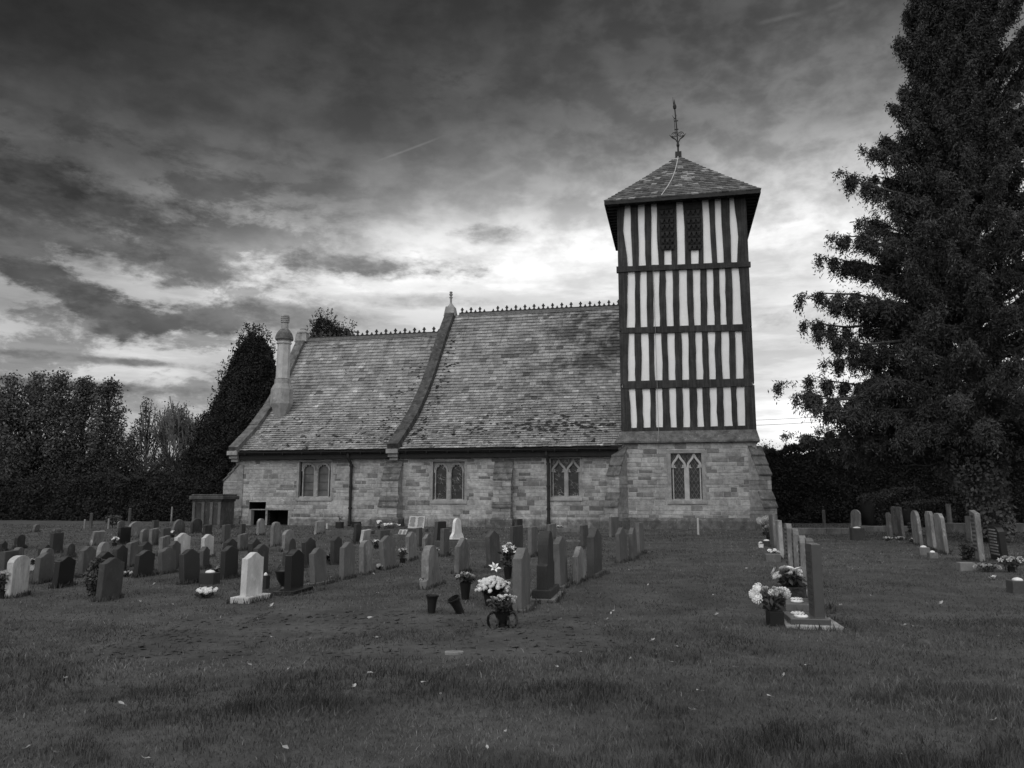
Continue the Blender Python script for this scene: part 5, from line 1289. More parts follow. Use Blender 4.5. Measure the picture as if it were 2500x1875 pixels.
for (px, D0, top, R_, npl, per, gp, sd, lab) in [
    (5, 55, 912, 2.6, 130, 120, .34, 2, 'broad dark tree cut by the left edge of the view'),
    (62, 58, 905, 2.2, 120, 108, .36, 3, 'second tree from the left, with a ragged leafy top'),
    (122, 56, 903, 2.1, 120, 108, .36, 4, 'third tree from the left, with the highest tuft of the dark boundary trees'),
    (185, 59, 912, 2.2, 115, 105, .4, 6, 'fourth boundary tree, with sky patches low in its crown'),
    (245, 57, 925, 1.9, 105, 100, .4, 7, 'fifth boundary tree, right hand end of the dense leafy row'),
    (-90, 57, 920, 3.0, 90, 300, .1, 23, 'tree standing just beyond the left edge of the view')]:
    plume_tree('broadleaf_tree', at_ground(px, D0), zat(px, top, D0), R_, npl, per, .19, lab, sd, TG, gp, tone=1.45, z0=.2, thick=.42, pl=(.9, 2.0))
plume_tree('broadleaf_tree', at_ground(345, 62), zat(345, 968, 62), 1.8, 75, 60, .17, 'thin half bare tree with sky showing through its leaves', 8, TG, .42, z0=.3, thick=.26, bark='bark_pale', trunk_r=.14)
plume_tree('broadleaf_tree', at_ground(300, 64), zat(300, 1040, 64), 1.6, 40, 120, .17, 'lower leafy tree filling the gap before the thin half bare one', 18, TG, .3, thick=.3, trunk_r=.12)
decid('bare_tree', at_ground(405, 62), zat(405, 970, 62), 1.5, .15, 500, 'tall almost leafless tree with fine upright twigs', seed=9, bare=.6, upright=2.4, trunk_r=.13, bark='bark_pale', group='bare trees by the conifer')
decid('bare_tree', at_ground(432, 60), zat(432, 985, 60), 1.7, .15, 2600, 'shorter twiggy tree close to the tall conifer', seed=12, bare=.5, upright=1.8, trunk_r=.12, clump=.35, bark='bark_pale', group='bare trees by the conifer')
decid('bare_tree', at_ground(440, 58), zat(440, 1075, 58), 1.9, .15, 4500, 'low spreading scrubby tree under the bare ones', seed=14, bare=.35, upright=1.1, trunk_r=.10, clump=.35, crown_z=(.1, 1))
decid('broadleaf_tree', at_ground(548, 62), zat(548, 1085, 62), 2.2, .17, 9000, 'leafy tree half hidden between the conifer and the church corner', seed=16, bare=.25, upright=1.2, trunk_r=.15)
decid('shrub', at_ground(1872, 52), zat(1872, 1085, 52), 1.3, .12, 5000, 'feathery shrub just right of the tower base', 'shrub', seed=19, bare=.2, upright=1.5, trunk_r=.06, crown_z=(.08, 1), clump=.25, tone=1.6)
def conifer(name, base, prof, label, n, seed, leaf=.15, tone=.55, lobes=None):
    """dense evergreen: upright plumes over a solid core; prof = [(height, radius)], lobes = side plumes (dx, dy, scale)"""
    root = empty(name, base, 0, label, 'tree'); r = np.random.default_rng(seed)
    zs = np.array([p[0] for p in prof]); rs = np.array([p[1] for p in prof]); Cs = []
    for (dx, dy, sc) in [(0, 0, 1.0)] + (lobes or []):
        m = int(n * sc); z = r.random(m) ** .9 * zs[-1] * sc; a = r.random(m) * 2 * np.pi; R_ = np.interp(z / sc, zs, rs) * (sc ** .6)
        lump = .72 + .42 * vnoise(a * 2.2 + seed, z * .9, seed) + .12 * vnoise(a * 7, z * 2.6, seed + 1); q = r.random(m) ** .28
        C = np.stack([dx + R_ * lump * q * np.cos(a), dy + R_ * lump * q * np.sin(a), z], -1)
        # spires: plumes that stand proud
        pl = r.integers(0, m, 420); sp = C[pl]; t = r.random((420, 22, 1)); out = sp - np.array([dx, dy, 0]); out[:, 2] = 0; out = out / (np.linalg.norm(out, axis=1, keepdims=True) + 1e-6)
        Q = sp[:, None, :] + t * (np.array([0, 0, .95]) + out[:, None, :] * .35) + r.normal(size=(420, 22, 3)) * .07 * (1.3 - t); Cs += [C, Q.reshape(-1, 3)]
    C = np.concatenate(Cs); foliage('crown', root, C, leaf, droop=-.35, aspect=.5, tone=tone)
    V, F = tubes_np([((0, 0, -.2), (0, 0, zs[-1] * .9), .3, .05)]); np_mesh('trunk', V, F, 'bark', root, np.ones(len(V))); return root
D_ = 54; hz = zat(610, 820, D_)
conifer('conifer_tree', at_ground(592, D_), [(0, 2.6), (1.5, 3.0), (4, 2.9), (7, 2.3), (9.5, 1.5), (hz - 1, .95), (hz, .12)], 'tall dark pointed evergreen rising left of the church chimney', 75000, 71, lobes=[(-1.9, .3, .60), (-2.6, -.2, .50), (.5, .2, .99), (1.2, 0, .78), (-1.1, 0, .80)])
D_ = 60; conifer('conifer_tree', at_ground(775, D_), [(0, 2.2), (8, 2.2), (11.5, 1.9), (zat(775, 790, D_) - 1.2, 1.3), (zat(775, 782, D_), .5)], 'evergreen whose top shows above the chancel ridge', 22000, 72, lobes=[(1.5, 0, .95)])
# ---- the great yew on the right: limbs in tiers with hanging sprays
YD = 26.5; yb = np.array(at_ground(2418, YD)); yew = empty('yew_tree', yb, 0, 'huge dark yew with drooping tiered branches filling the right side', 'tree')
segs = [((0, 0, -.3), (.05, 0, 3.0), .42, .36), ((.05, 0, 3), (.0, 0, 10), .36, .25), ((0, 0, 10), (.4, 0, 25), .25, .06), ((.1, 0, 1.2), (.9, .5, 4.5), .28, .2), ((.9, .5, 4.5), (2.2, 1.2, 12), .2, .06)]
Cs = []; 
def yew_limb(p0, p1, r0, width, sag=.5, dens_=1.0):
    p0 = np.array(p0, float); p1 = np.array(p1, float); n = 10; L_ = np.linalg.norm(p1 - p0); pts = []; wv = rng.normal(size=3) * .05 * L_
    for i in range(n + 1):
        t = i / n; q = p0 + (p1 - p0) * t; q[2] += math.sin(math.pi * t) * L_ * .09 * sag; q = q + wv * math.sin(2 * math.pi * t) * np.array([.6, 1, .8]) + rng.normal(size=3) * .03 * (0 < i < n); pts.append(q)
    for i in range(n - 1): segs.append((pts[i], pts[i + 1], r0 * (1 - .93 * i / n), r0 * (1 - .93 * (i + 1) / n)))
    ax = (p1 - p0) / L_; side = np.cross(ax, (0, 0, 1.)); side /= np.linalg.norm(side)
    m = int(L_ * 9 * dens_)
    t = .22 + .80 * rng.random(m) ** .8; idx = np.clip((t * n).astype(int), 0, n); B = np.array(pts)[idx] + rng.normal(size=(m, 3)) * .04
    off = (rng.random(m) - .5) * 2; wl = width * (1.12 - t) * (.5 + .6 * rng.random(m)); sub = side[None] * (off * wl)[:, None] + ax[None] * (np.abs(off) * wl * .55)[:, None]; sub[:, 2] += -.38 * wl * np.abs(off) + .12 * rng.normal(size=m)
    for j in range(6):      # beads along every twig, each hung with needles
        f = (j + .5) / 6; K = B + sub * f; K[:, 2] -= .30 * f * f * wl
        h = 17 if f > .3 else 8
        Q = np.repeat(K, h, 0) + rng.normal(size=(m * h, 3)) * np.array([.075, .075, .05]); Q[:, 2] -= np.abs(rng.normal(size=m * h)) * .20; Cs.append(Q)
    Cs.append(p1 + rng.normal(size=(90, 3)) * .06 - ax * np.abs(rng.normal(size=(90, 1))) * .4)
tips = [(2243, 70, -.5), (2190, 91, .2), (2237, 211, .8), (2169, 247, -.3), (2201, 219, .6), (2104, 361, .1), (2150, 330, 1.2), (2049, 416, -.2), (2110, 430, .9), (2097, 542, .7), (2026, 572, -.5), (2002, 627, .3), (2060, 640, 1.1),
        (1954, 718, -.2), (2020, 730, .9), (2085, 770, 1.6), (1962, 784, .5), (2000, 815, -.7), (1975, 921, .2), (2010, 880, 1.2), (1901, 933, -.1), (1945, 965, .5), (1990, 985, -.9), (1916, 1060, .6), (2000, 1050, 1.4), (2030, 1010, -.8), (2060, 1040, .2), (2120, 1090, .3), (2180, 1130, -.4)]
for (px, py, dy) in tips:
    P = at(px, py, YD + dy); q = P - yb; z0 = q[2] * (.80 if q[2] > 5 else .7) + .4; L_ = math.hypot(q[0], q[1])
    yew_limb((0, 0, z0), q, .05 + L_ * .012, 1.05 + .13 * L_, sag=.6, dens_=1.6)
hR = lambda z: float(np.interp(z, [2.2, 3.2, 5.2, 6.4, 8, 9.6, 11.8, 13.5, 15.3, 17.6, 20, 26], [3.0, 5.4, 6.0, 5.3, 4.6, 4.9, 3.9, 2.9, 2.3, 1.9, 1.6, 1.4]))
ry_ = random.Random(77)
for i in range(260):
    z = 2.8 + 22 * (i / 260) ** .95; a = i * 2.39996; R_ = hR(z) * ry_.uniform(.66, .98); 
    if math.cos(a) < -.5: R_ *= .84
    if math.cos(a) > .3: R_ *= 1.2 + max(0, z - 10) * .09
    yew_limb((.2 if z > 14 else 0, 0, z * .80 + .1), (R_ * math.cos(a), R_ * math.sin(a), z + ry_.uniform(-.3, .4)), .05 + R_ * .01, (1.0 + .08 * R_) * (.75 if z > 11 else 1), sag=.7, dens_=.95)
for i in range(46):   # low skirts that hang towards the ground
    a = ry_.uniform(0, 6.28); R_ = ry_.uniform(2.2, 5.2); yew_limb((0, 0, 4.2), (R_ * math.cos(a), R_ * math.sin(a), 3.3 + .5 * ry_.random() + (.8 if R_ < 3 else 0) - max(0, R_ - 3.5) * .2), .06, 1.1, .9, .8)
C = np.concatenate(Cs); C = C[C[:, 2] > 2.35 + .14 * np.maximum(0, -C[:, 0] - 2.0) + .5 * vnoise(C[:, 0] * 1.3, C[:, 1] * 1.3, 41)]
print('yew leaves', len(C)); foliage('crown', yew, C, .12, droop=1.0, aspect=.30, tone=1.0)
V, F = tubes_np(segs); np_mesh('trunk', V, F, 'bark', yew, np.ones(len(V)))
m = 5200; z = rng.random(m) * 4.2 + .2; a = rng.random(m) * 6.28; R_ = .42 + .25 * rng.random(m) + .5 * np.exp(-((z - 2.7) / .8) ** 2)
C = np.stack([R_ * np.cos(a) - .05 - .55 * np.exp(-((z - 2.5) / .8) ** 2), R_ * np.sin(a) - .25, z], -1); foliage('ivy', yew, C, .13, 'leaf_ivy', droop=.5, aspect=.7)
# ---- hedges: one clipped body each, thick with small leaves
def hedge(name, pts, depth, hts, label, n, leaf=.13, tone=.7, wob=.25, group=None, cat='hedge'):
    """pts: ground line (x, y) nodes, hts: heights at the nodes"""
    P = np.array(pts, float); Ht = np.array(hts, float); sl = np.r_[0, np.cumsum(np.hypot(*(P[1:] - P[:-1]).T))]; o_ = P[0]
    root = empty(name, (P[0][0], P[0][1], 0), 0, label, cat, group)
    t = rng.random(n) * sl[-1]; x = np.interp(t, sl, P[:, 0]); y = np.interp(t, sl, P[:, 1]); hh = np.interp(t, sl, Ht); d = P[-1] - P[0]; d = d / np.linalg.norm(d); nn = np.array([-d[1], d[0]])
    f = rng.random(n); v = vnoise(t * .8, hh * 0 + 3, 31) - .5; hh = hh * (1 + wob * v * .6 + .10 * (vnoise(t * 3.2, t * 0, 32) - .5))
    top = f < .35; z = np.where(top, hh - rng.random(n) ** 3 * .3, hh * rng.random(n)); q = np.where(top, rng.random(n) * depth, np.abs(rng.normal(size=n)) * .12 + .35 * (vnoise(t * 1.1, z * 1.3, 33) - .3))
    back = rng.random(n) < .2; q = np.where(back & ~top, depth - q, q)
    C = np.stack([x + nn[0] * q - o_[0], y + nn[1] * q - o_[1], z], -1); foliage('leaves', root, C, leaf, tone=tone, aspect=.6)
    m = 40; tt = np.linspace(0, sl[-1], m); xx = np.interp(tt, sl, P[:, 0]); yy = np.interp(tt, sl, P[:, 1]); h2 = np.interp(tt, sl, Ht) * .9; mb = MB()
    prof = [(.22, 0), (.12, .5), (.22, .85), (.45, 1.0)]; prof = prof + [(1 - a, b) for a, b in reversed(prof)]; rows = []
    for i in range(m): rows.append([(xx[i] + nn[0] * depth * a - o_[0], yy[i] + nn[1] * depth * a - o_[1], h2[i] * b * (1 + .03 * math.sin(i * 2.1))) for a, b in prof])
    k_ = len(prof); mb.v = [tuple(map(float, p)) for r_ in rows for p in r_]; mb.t = [.4] * len(mb.v); mb.f = [(i * k_ + j, (i + 1) * k_ + j, (i + 1) * k_ + j + 1, i * k_ + j + 1) for i in range(m - 1) for j in range(k_ - 1)] + [tuple(range(k_)), tuple(reversed(range((m - 1) * k_, m * k_)))]
    mb.build('twigs', 'leaf_dark', root, smooth=True); return root
g2 = lambda px, D: at_ground(px, D)[:2]
hedge('hedge', [g2(-350, 50), g2(0, 50), g2(200, 49), g2(330, 48), g2(470, 47.5)], 2.2, [zat(0, 1160, 50), zat(0, 1190, 50), zat(200, 1180, 49), zat(330, 1175, 48), zat(470, 1200, 47.5)], 'dark overgrown hedge along the left side behind the graves', 52000, .15, .55, 1.1)
hedge('hedge', [g2(60, 54), g2(250, 54), g2(430, 54), g2(700, 54)], 1.5, [zat(100, 1150, 54), zat(250, 1140, 54), zat(430, 1192, 54), zat(430, 1185, 54)], 'taller ragged thicket behind the left hedge', 24000, .17, .8, 1.6)
hedge('hedge', [g2(1884, 44), g2(2000, 44), g2(2250, 43.5), g2(2720, 42)], 2.5, [zat(1884, 1102, 44), zat(1950, 1080, 44), zat(2000, 1078, 44), zat(2000, 1070, 42)], 'tall clipped dark hedge behind the right hand graves', 60000, .14, .42, .12)
hedge('topiary_bush', [g2(2142, 40), g2(2250, 40)], 2.2, [zat(2142, 1212, 40), zat(2250, 1192, 40)], 'rounded dark clipped bush in front of the tall hedge', 9000, .12, .75, .2, cat='bush')
hedge('topiary_bush', [g2(2240, 38), g2(2340, 38)], 1.8, [zat(2240, 1232, 38), zat(2340, 1218, 38)], 'lower dark clipped bush behind the thin pale stone', 8000, .12, .75, .2, cat='bush')
# far trees closing the horizon behind the churchyard
hedge('tree_belt', [(-260, 190), (-120, 185), (20, 200), (160, 190), (330, 210)], 14, [8, 9, 7, 6, 8], 'distant belt of trees along the horizon', 30000, 1.1, .9, 1.2, cat='tree belt')
# ---- overhead wires beyond the tower
mb = MB()
for dz in (0, .5): 
    P0 = at(1500, 1040, 75); P1 = at(2500, 965, 75); n = 14
    mb2 = [(P0 + (P1 - P0) * i / n + np.array([0, 0, dz - 1.1 * math.sin(math.pi * i / n)])) for i in range(n + 1)]; mb.tube(mb2, .02, 4)
o = mb.build('overhead_wire', 'wire'); tag(o, 'pair of thin overhead wires crossing the sky right of the tower', 'wires')
# ------------------------------------------------------------------ flowers, pots and small things
def bloom_mesh(kind, s, seed=0):
    r = random.Random(seed); mb = MB()
    if kind == 'pom':       # ball of short petals
        for i in range(46):
            z = 1 - 1.7 * (i + .5) / 46; a = i * 2.39996; q = math.sqrt(max(0, 1 - z * z)); d = np.array([q * math.cos(a), q * math.sin(a), z * .75 + .1]); u = np.cross(d, (0, .3, 1)); u /= np.linalg.norm(u) + 1e-6; w = np.cross(d, u)
            c = d * s * .62; e = d * s * (1 + r.uniform(-.08, .1)); t = .19 * s; mb.add([c, e + u * t + w * t * .5, e + d * t * .5, e - u * t + w * t * .5, e - w * t], [(0, 1, 2, 3), (1, 2, 3, 4)])
        mb.lathe([(.3 * s, -.45 * s), (.6 * s, -.2 * s), (.68 * s, .15 * s), (.45 * s, .5 * s), (.1 * s, .62 * s)], seg=8)
    elif kind == 'daisy' or kind == 'lily':
        n = 6 if kind == 'lily' else 16; lw = .42 if kind == 'lily' else .16
        for i in range(n):
            a = 2 * math.pi * i / n + r.uniform(-.1, .1); d = np.array([math.cos(a), math.sin(a), 0]); p = np.array([-math.sin(a), math.cos(a), 0]); k1 = .55 if kind == 'lily' else .2; up = np.array([0, 0, 1.]); L_ = s * r.uniform(.85, 1.1)
            mb.add([d * .06 * s - up * .3 * s * (kind == 'lily'), d * L_ * .5 + p * lw * s * .5 + up * k1 * s * .45, d * L_ * .5 - p * lw * s * .5 + up * k1 * s * .45, d * L_ + up * (k1 * s * .5), d * L_ * .5 + up * k1 * s * .38], [(0, 1, 4), (0, 4, 2), (1, 3, 4), (4, 3, 2)])
        if kind == 'daisy':
            for i in range(n):
                a = 2 * math.pi * i / n; d = np.array([math.cos(a), math.sin(a), 0]); p = np.array([-d[1], d[0], 0]); mb.add([d * .05 * s + (0, 0, .1 * s), d * .4 * s + p * .12 * s + (0, 0, .26 * s), d * .7 * s + (0, 0, .3 * s), d * .4 * s - p * .12 * s + (0, 0, .26 * s)], [(0, 1, 2, 3)])
            mb.lathe([(.16 * s, .05 * s), (.15 * s, .18 * s), (.05 * s, .22 * s)], seg=8)
    elif kind == 'rose':
        for ring, (n, q, h, w) in enumerate(((5, 1.0, .30, .75), (5, .72, .52, .62), (4, .45, .62, .45), (3, .2, .66, .3))):
            for i in range(n):
                a = 2 * math.pi * (i + ring * .37) / n; d = np.array([math.cos(a), math.sin(a), 0]); p = np.array([-d[1], d[0], 0]); mb.add([d * .1 * s, d * q * s * .8 + p * w * s * .55 + (0, 0, h * s * .7), d * q * s + (0, 0, h * s * 1.05), d * q * s * .8 - p * w * s * .55 + (0, 0, h * s * .7), d * q * s * .5 + (0, 0, h * s * .2)], [(0, 1, 4), (1, 2, 4), (2, 3, 4), (3, 0, 4)])
    return mb
PROTO = {}
def bloom(kind, mat, s, parent, loc, tilt=(0, 0)):
    key = (kind, mat, round(s, 3))
    if key not in PROTO: 
        o = bloom_mesh(kind, s, len(PROTO)).build('blossom', mat, parent); PROTO[key] = o
    else: o = PROTO[key].copy(); COL.objects.link(o); o.parent = parent
    o.location = [float(c) for c in loc]; o.rotation_euler = (tilt[0], tilt[1], random.uniform(0, 6.28)); return o
def leaves_part(name, root, C, size, mat='flower_leaf', droop=0.0, aspect=.4):
    V, F = leaf_tris(np.array(C), size, droop, aspect); return np_mesh(name, V, F, mat, root, np.ones(len(V)))
def bouquet(px, base, label, blooms, rad, height, pot=None, leaf_n=120, leaf=.07, group=None, cat='flowers', dy=0.0, zlift=0.0, name='flower_arrangement', leaf_r=None, flat=.6, D=None, fixed=None):
    """blooms: [(kind, material, size, count)]; pot: (profile, material) lathe or ('box', w, h, material)"""
    P = ground(px, base) if D is None else np.array(at_ground(px, D)); P = P + np.array([0, dy, 0]); z = gzf(P[0], P[1]) + zlift; root = empty(name, (P[0], P[1], z), 0, label, cat, group); r = random.Random(int(px * 13 + base))
    if pot and pot[0] == 'box':
        _, w, h, mt = pot; mb = MB(); mb.box(-w / 2, w / 2, -w / 2, w / 2, -.02, h); mb.build('pot', mt, root, bevel=.006); z0 = h
    elif pot:
        mb = MB(); mb.lathe(pot[0], seg=16); mb.build('pot', pot[1], root, smooth=False); z0 = pot[0][-1][1]
    else: z0 = 0.0
    pts = []; tot = sum(b[3] for b in blooms); i = 0
    for kind, mt, s, n in blooms:
        for _ in range(n):
            if fixed and i < len(fixed): x, y, zz = fixed[i]; nx, ny = x / rad, y / rad
            else:
                q = math.sqrt((i + .5) / tot); a = i * 2.39996 + r.uniform(-.4, .4); nx, ny = q * math.cos(a), q * math.sin(a); x, y = nx * rad * r.uniform(.85, 1.1), ny * rad * r.uniform(.85, 1.1); zz = z0 + height * (flat + (1 - flat) * math.sqrt(max(0, 1 - q * q))) * r.uniform(.9, 1.06)
            pts.append((x, y, zz)); bloom(kind, mt, s * r.choice([.85, 1.0, 1.12]), root, (x, y, zz), (-ny * .9 + r.uniform(-.2, .2), nx * .9 + r.uniform(-.2, .2))); i += 1
    segs_ = [((r.uniform(-.02, .02), r.uniform(-.02, .02), max(0, z0 - .03)), p, .004, .003) for p in pts]
    V, F = tubes_np(segs_); np_mesh('stems', V, F, 'flower_stem', root, np.ones(len(V)))
    if leaf_n:
        lr = leaf_r or rad * .8; C = []
        for _ in range(leaf_n):
            a = r.uniform(0, 6.28); q = r.random() ** .5 * lr; t = r.random(); C.append((q * math.cos(a) * (.4 + .6 * t), q * math.sin(a) * (.4 + .6 * t), z0 + t * height * .9 * (1 - .3 * q / max(lr, .01))))
        leaves_part('leaves', root, C, leaf)
    return root
FG = 'flowers left on the graves'
tall_pot = [(.045, -.02), (.05, 0), (.075, .19), (.08, .2)]
# centre: big chrysanthemum, roses in a stand, tall vase, lilies
bouquet(1203, 1482, 'large mound of white chrysanthemums left of the rough edged headstone', [('pom', 'petal_white', .031, 96)], .25, .22, ([(.10, -.02), (.11, 0), (.14, .15), (.15, .17)], 'vase_black'), 520, .07, leaf_r=.24, flat=.12, group=FG, dy=.25, name='chrysanthemum_pot')
bouquet(1231, 1500, 'small cluster of white flowers trailing under the chrysanthemum mound', [('pom', 'petal_white', .030, 9)], .09, .22, None, 60, .06, group=FG, dy=.05)
bq = bouquet(1227, 1540, 'roses and white blooms in a dark wreath stand at the centre foreground', [('rose', 'petal_white', .045, 5), ('rose', 'petal_grey', .042, 7), ('daisy', 'petal_grey', .03, 3)], .19, .16, ([(.045, 0), (.05, .05), (.10, .17), (.12, .19)], 'vase_black'), 170, .08, group=FG, flat=.6)
for (x, rx_) in ((-.11, .06), (.11, .055), (.02, .05)):      # loops of the stand
    mb = MB(); mb.tube([(x + rx_ * math.cos(t * .524), -.04 + .02 * math.sin(t * 1.0), .09 + .09 * math.sin(t * .524)) for t in range(13)], .017, 6, cap=False); mb.build('stand_loop', 'vase_black', bq)
bouquet(1136, 1462, 'tall black vase of drooping dark flowers and buds', [('lily', 'petal_grey', .05, 7), ('rose', 'petal_dark', .04, 5), ('rose', 'petal_grey', .035, 2)], .15, .12, ([(.05, -.02), (.055, 0), (.085, .24), (.09, .26)], 'vase_black'), 120, .09, group=FG)
bouquet(1240, 1415, 'tall vase of white lilies and roses behind the chrysanthemum mound', [('rose', 'petal_white', .05, 5), ('lily', 'petal_white', .08, 4)], .13, .42, ([(.05, -.02), (.06, 0), (.08, .2), (.085, .22)], 'vase_black'), 130, .11, group=FG, flat=.5)
P = ground(1208, 1396); r0 = empty('lily_flower', (P[0], P[1], .05), 0, 'single open white lily lying on the grass', 'flower'); bloom('lily', 'petal_white', .13, r0, (0, 0, .03), (.9, .2))
mb = MB(); mb.tube([(0, 0, .02), (-.2, .03, .015), (-.42, .02, .0)], .008, 6); mb.build('stem', 'flower_stem', r0)
bouquet(1029, 1440, 'tiny pot of pale flowers at the foot of the shouldered headstone', [('rose', 'petal_grey', .035, 4)], .05, .10, ([(.04, -.01), (.05, .07)], 'vase_black'), 20, .04, group=FG)
# black plastic grave vases
def cup(px, base, tilt, label):
    P = ground(px, base); mb = MB(); mb.lathe([(.045, -.03), (.05, 0), (.066, .17), (.082, .215), (.09, .22), (.09, .235), (.078, .235), (.045, .02), (.0, .02)], seg=20, cap=False); o = mb.build('grave_vase', 'vase_black', None, smooth=False); o.location = (P[0], P[1], gzf(P[0], P[1])); o.rotation_euler = (tilt[0], tilt[1], .3); tag(o, label, 'vase', 'empty black grave vases')
cup(1053, 1497, (0, .05, 0), 'empty black vase standing upright in the grass'); cup(1125, 1499, (.15, -.5, 0), 'empty black vase tipped over to the left')
# scattered posies, one by one
low = ([(.05, -.02), (.06, 0), (.075, .1), (.08, .11)], 'vase_black'); pale = ([(.06, -.02), (.07, 0), (.08, .10), (.085, .11)], 'ceramic_pale')
for (px, base, lab, bl, rad, h, pot, ln) in [
  (501, 1459, 'loose bunch of round white flowers on the grass left of the tall white headstone', [('pom', 'petal_white', .038, 12)], .18, .13, None, 110),
  (929, 1390, 'white chrysanthemum at the foot of the tilted gabled headstone', [('pom', 'petal_grey', .035, 9)], .09, .12, None, 60),
  (983, 1374, 'pot of pale spray flowers right of the tilted gabled headstone', [('daisy', 'petal_grey', .035, 16)], .12, .24, low, 70),
  (918, 1340, 'little square basket of white roses behind the flaking stone', [('rose', 'petal_white', .045, 5)], .10, .14, low, 60),
  (800, 1376, 'small dark vase with a few leaves by the dark upright stone', [('rose', 'petal_grey', .03, 3)], .06, .12, low, 60),
  (531, 1405, 'tiny posy against the near black upright ogee headstone', [('rose', 'petal_grey', .03, 5)], .05, .16, None, 40),
  (309, 1412, 'pale tufted flowers between the charcoal stone and the tilted dark one', [('daisy', 'petal_grey', .035, 8)], .12, .10, None, 90),
  (5, 1462, 'bunch of flowers cut by the left edge beside the pale streaked headstone', [('pom', 'petal_grey', .035, 10)], .12, .28, low, 150),
  (78, 1395, 'small white pot between the pale streaked and grey ogee stones', [('rose', 'petal_white', .03, 4)], .05, .12, pale, 30),
  (279, 1333, 'tiny white posy left of the black square stone', [('rose', 'petal_white', .06, 4)], .09, .14, low, 30),
  (421, 1312, 'little white posy below the far grey round headed stone', [('rose', 'petal_white', .05, 3)], .07, .12, low, 30),
  (829, 1290, 'dark potted plant against the church wall left of the drainpipe', [('rose', 'petal_dark', .03, 4)], .15, .34, ([(.2, -.02), (.2, .3)], 'vase_black'), 60),
  (925, 1290, 'white flower in a pot by the left buttress', [('rose', 'petal_white', .10, 3)], .12, .24, low, 30),
  (952, 1290, 'broad bank of flowers at the foot of the left buttress', [('daisy', 'petal_white', .08, 18)], .48, .22, None, 160),
  (1062, 1352, 'pale flowers between the pointed stone and the slim upright grey one', [('daisy', 'petal_grey', .04, 10)], .11, .14, None, 60),
  (1367, 1292, 'white flowers lying on the long kerb by the wall', [('rose', 'petal_white', .07, 5)], .22, .14, None, 90),
  (1858, 1336, 'small pale pot with a lid on the grass near the furthest right row stone', [('rose', 'petal_white', .04, 2)], .03, .04, pale, 0),
  (1876, 1318, 'roses in a vase halfway down beside the furthest right row stone', [('rose', 'petal_grey', .06, 12)], .18, .36, low, 150),
  (1866, 1306, 'two big mop head flowers near the tower buttress', [('pom', 'petal_grey', .16, 2)], .16, .52, low, 70),
  (1889, 1368, 'pale roses on the grey block before the palest headstone', [('rose', 'petal_white', .05, 9)], .14, .24, None, 90),
  (2169, 1322, 'faint pale flowers by the short slim stone before the yew', [('daisy', 'petal_grey', .06, 7)], .16, .14, None, 60),
  (2198, 1320, 'pale flowers at the foot of the three slim stones', [('daisy', 'petal_grey', .05, 10)], .15, .13, None, 60),
  (2232, 1328, 'dark bunch with one white rose left of the round headed pale stone', [('rose', 'petal_dark', .06, 6), ('rose', 'petal_white', .06, 2)], .18, .18, None, 120),
  (2222, 1300, 'small bunch behind the tilting slim light stone', [('rose', 'petal_dark', .06, 6)], .12, .3, low, 60),
  (2311, 1350, 'dark drooping flowers by the pale clipped headstone', [('rose', 'petal_dark', .05, 5)], .12, .12, None, 80),
  (2364, 1372, 'dark leafy plant growing in the pale box planter', [('rose', 'petal_dark', .04, 3)], .20, .50, None, 300),
  (2412, 1396, 'dome of pale rosettes left of the black lettered headstone', [('rose', 'petal_grey', .055, 11)], .22, .14, None, 90),
  (2470, 1398, 'mixed flowers spilling right of the black lettered headstone', [('rose', 'petal_grey', .06, 9), ('lily', 'petal_grey', .07, 5)], .26, .18, low, 140),
  (2424, 1414, 'single white rose on the dark slab at the right edge', [('rose', 'petal_white', .07, 1), ('rose', 'petal_grey', .04, 2)], .05, .05, None, 20),
  ]:
    bouquet(px, base, lab, bl, rad, h, pot, ln, .07 if ln < 200 else .1, group=FG)
# right row, near: white chrysanthemums in a black cube, basket, tray of lids
bouquet(1893, 1530, 'shaggy white chrysanthemums arching out of a black cube vase', [('pom', 'petal_white', .065, 7), ('rose', 'petal_grey', .03, 16)], .15, .28, ('box', .17, .17, 'vase_black'), 150, .09, group=FG, flat=.75,
        fixed=[(-.19, .0, .42), (-.24, .02, .36), (-.21, -.02, .32), (-.02, -.04, .38), (.06, -.04, .40), (.13, .02, .37), (.02, .0, .34)])
bouquet(1935, 1470, 'wicker basket of large white flowers behind the cube vase', [('daisy', 'petal_white', .09, 7), ('rose', 'petal_white', .04, 6)], .22, .24, ([(.16, -.02), (.17, .0), (.20, .2), (.21, .24)], 'wicker'), 240, .11, group=FG, flat=.6, fixed=[(-.25, 0, .46), (-.22, .02, .40), (-.12, 0, .50), (-.02, 0, .50), (.05, 0, .46), (-.05, -.03, .42), (.1, .02, .48)])
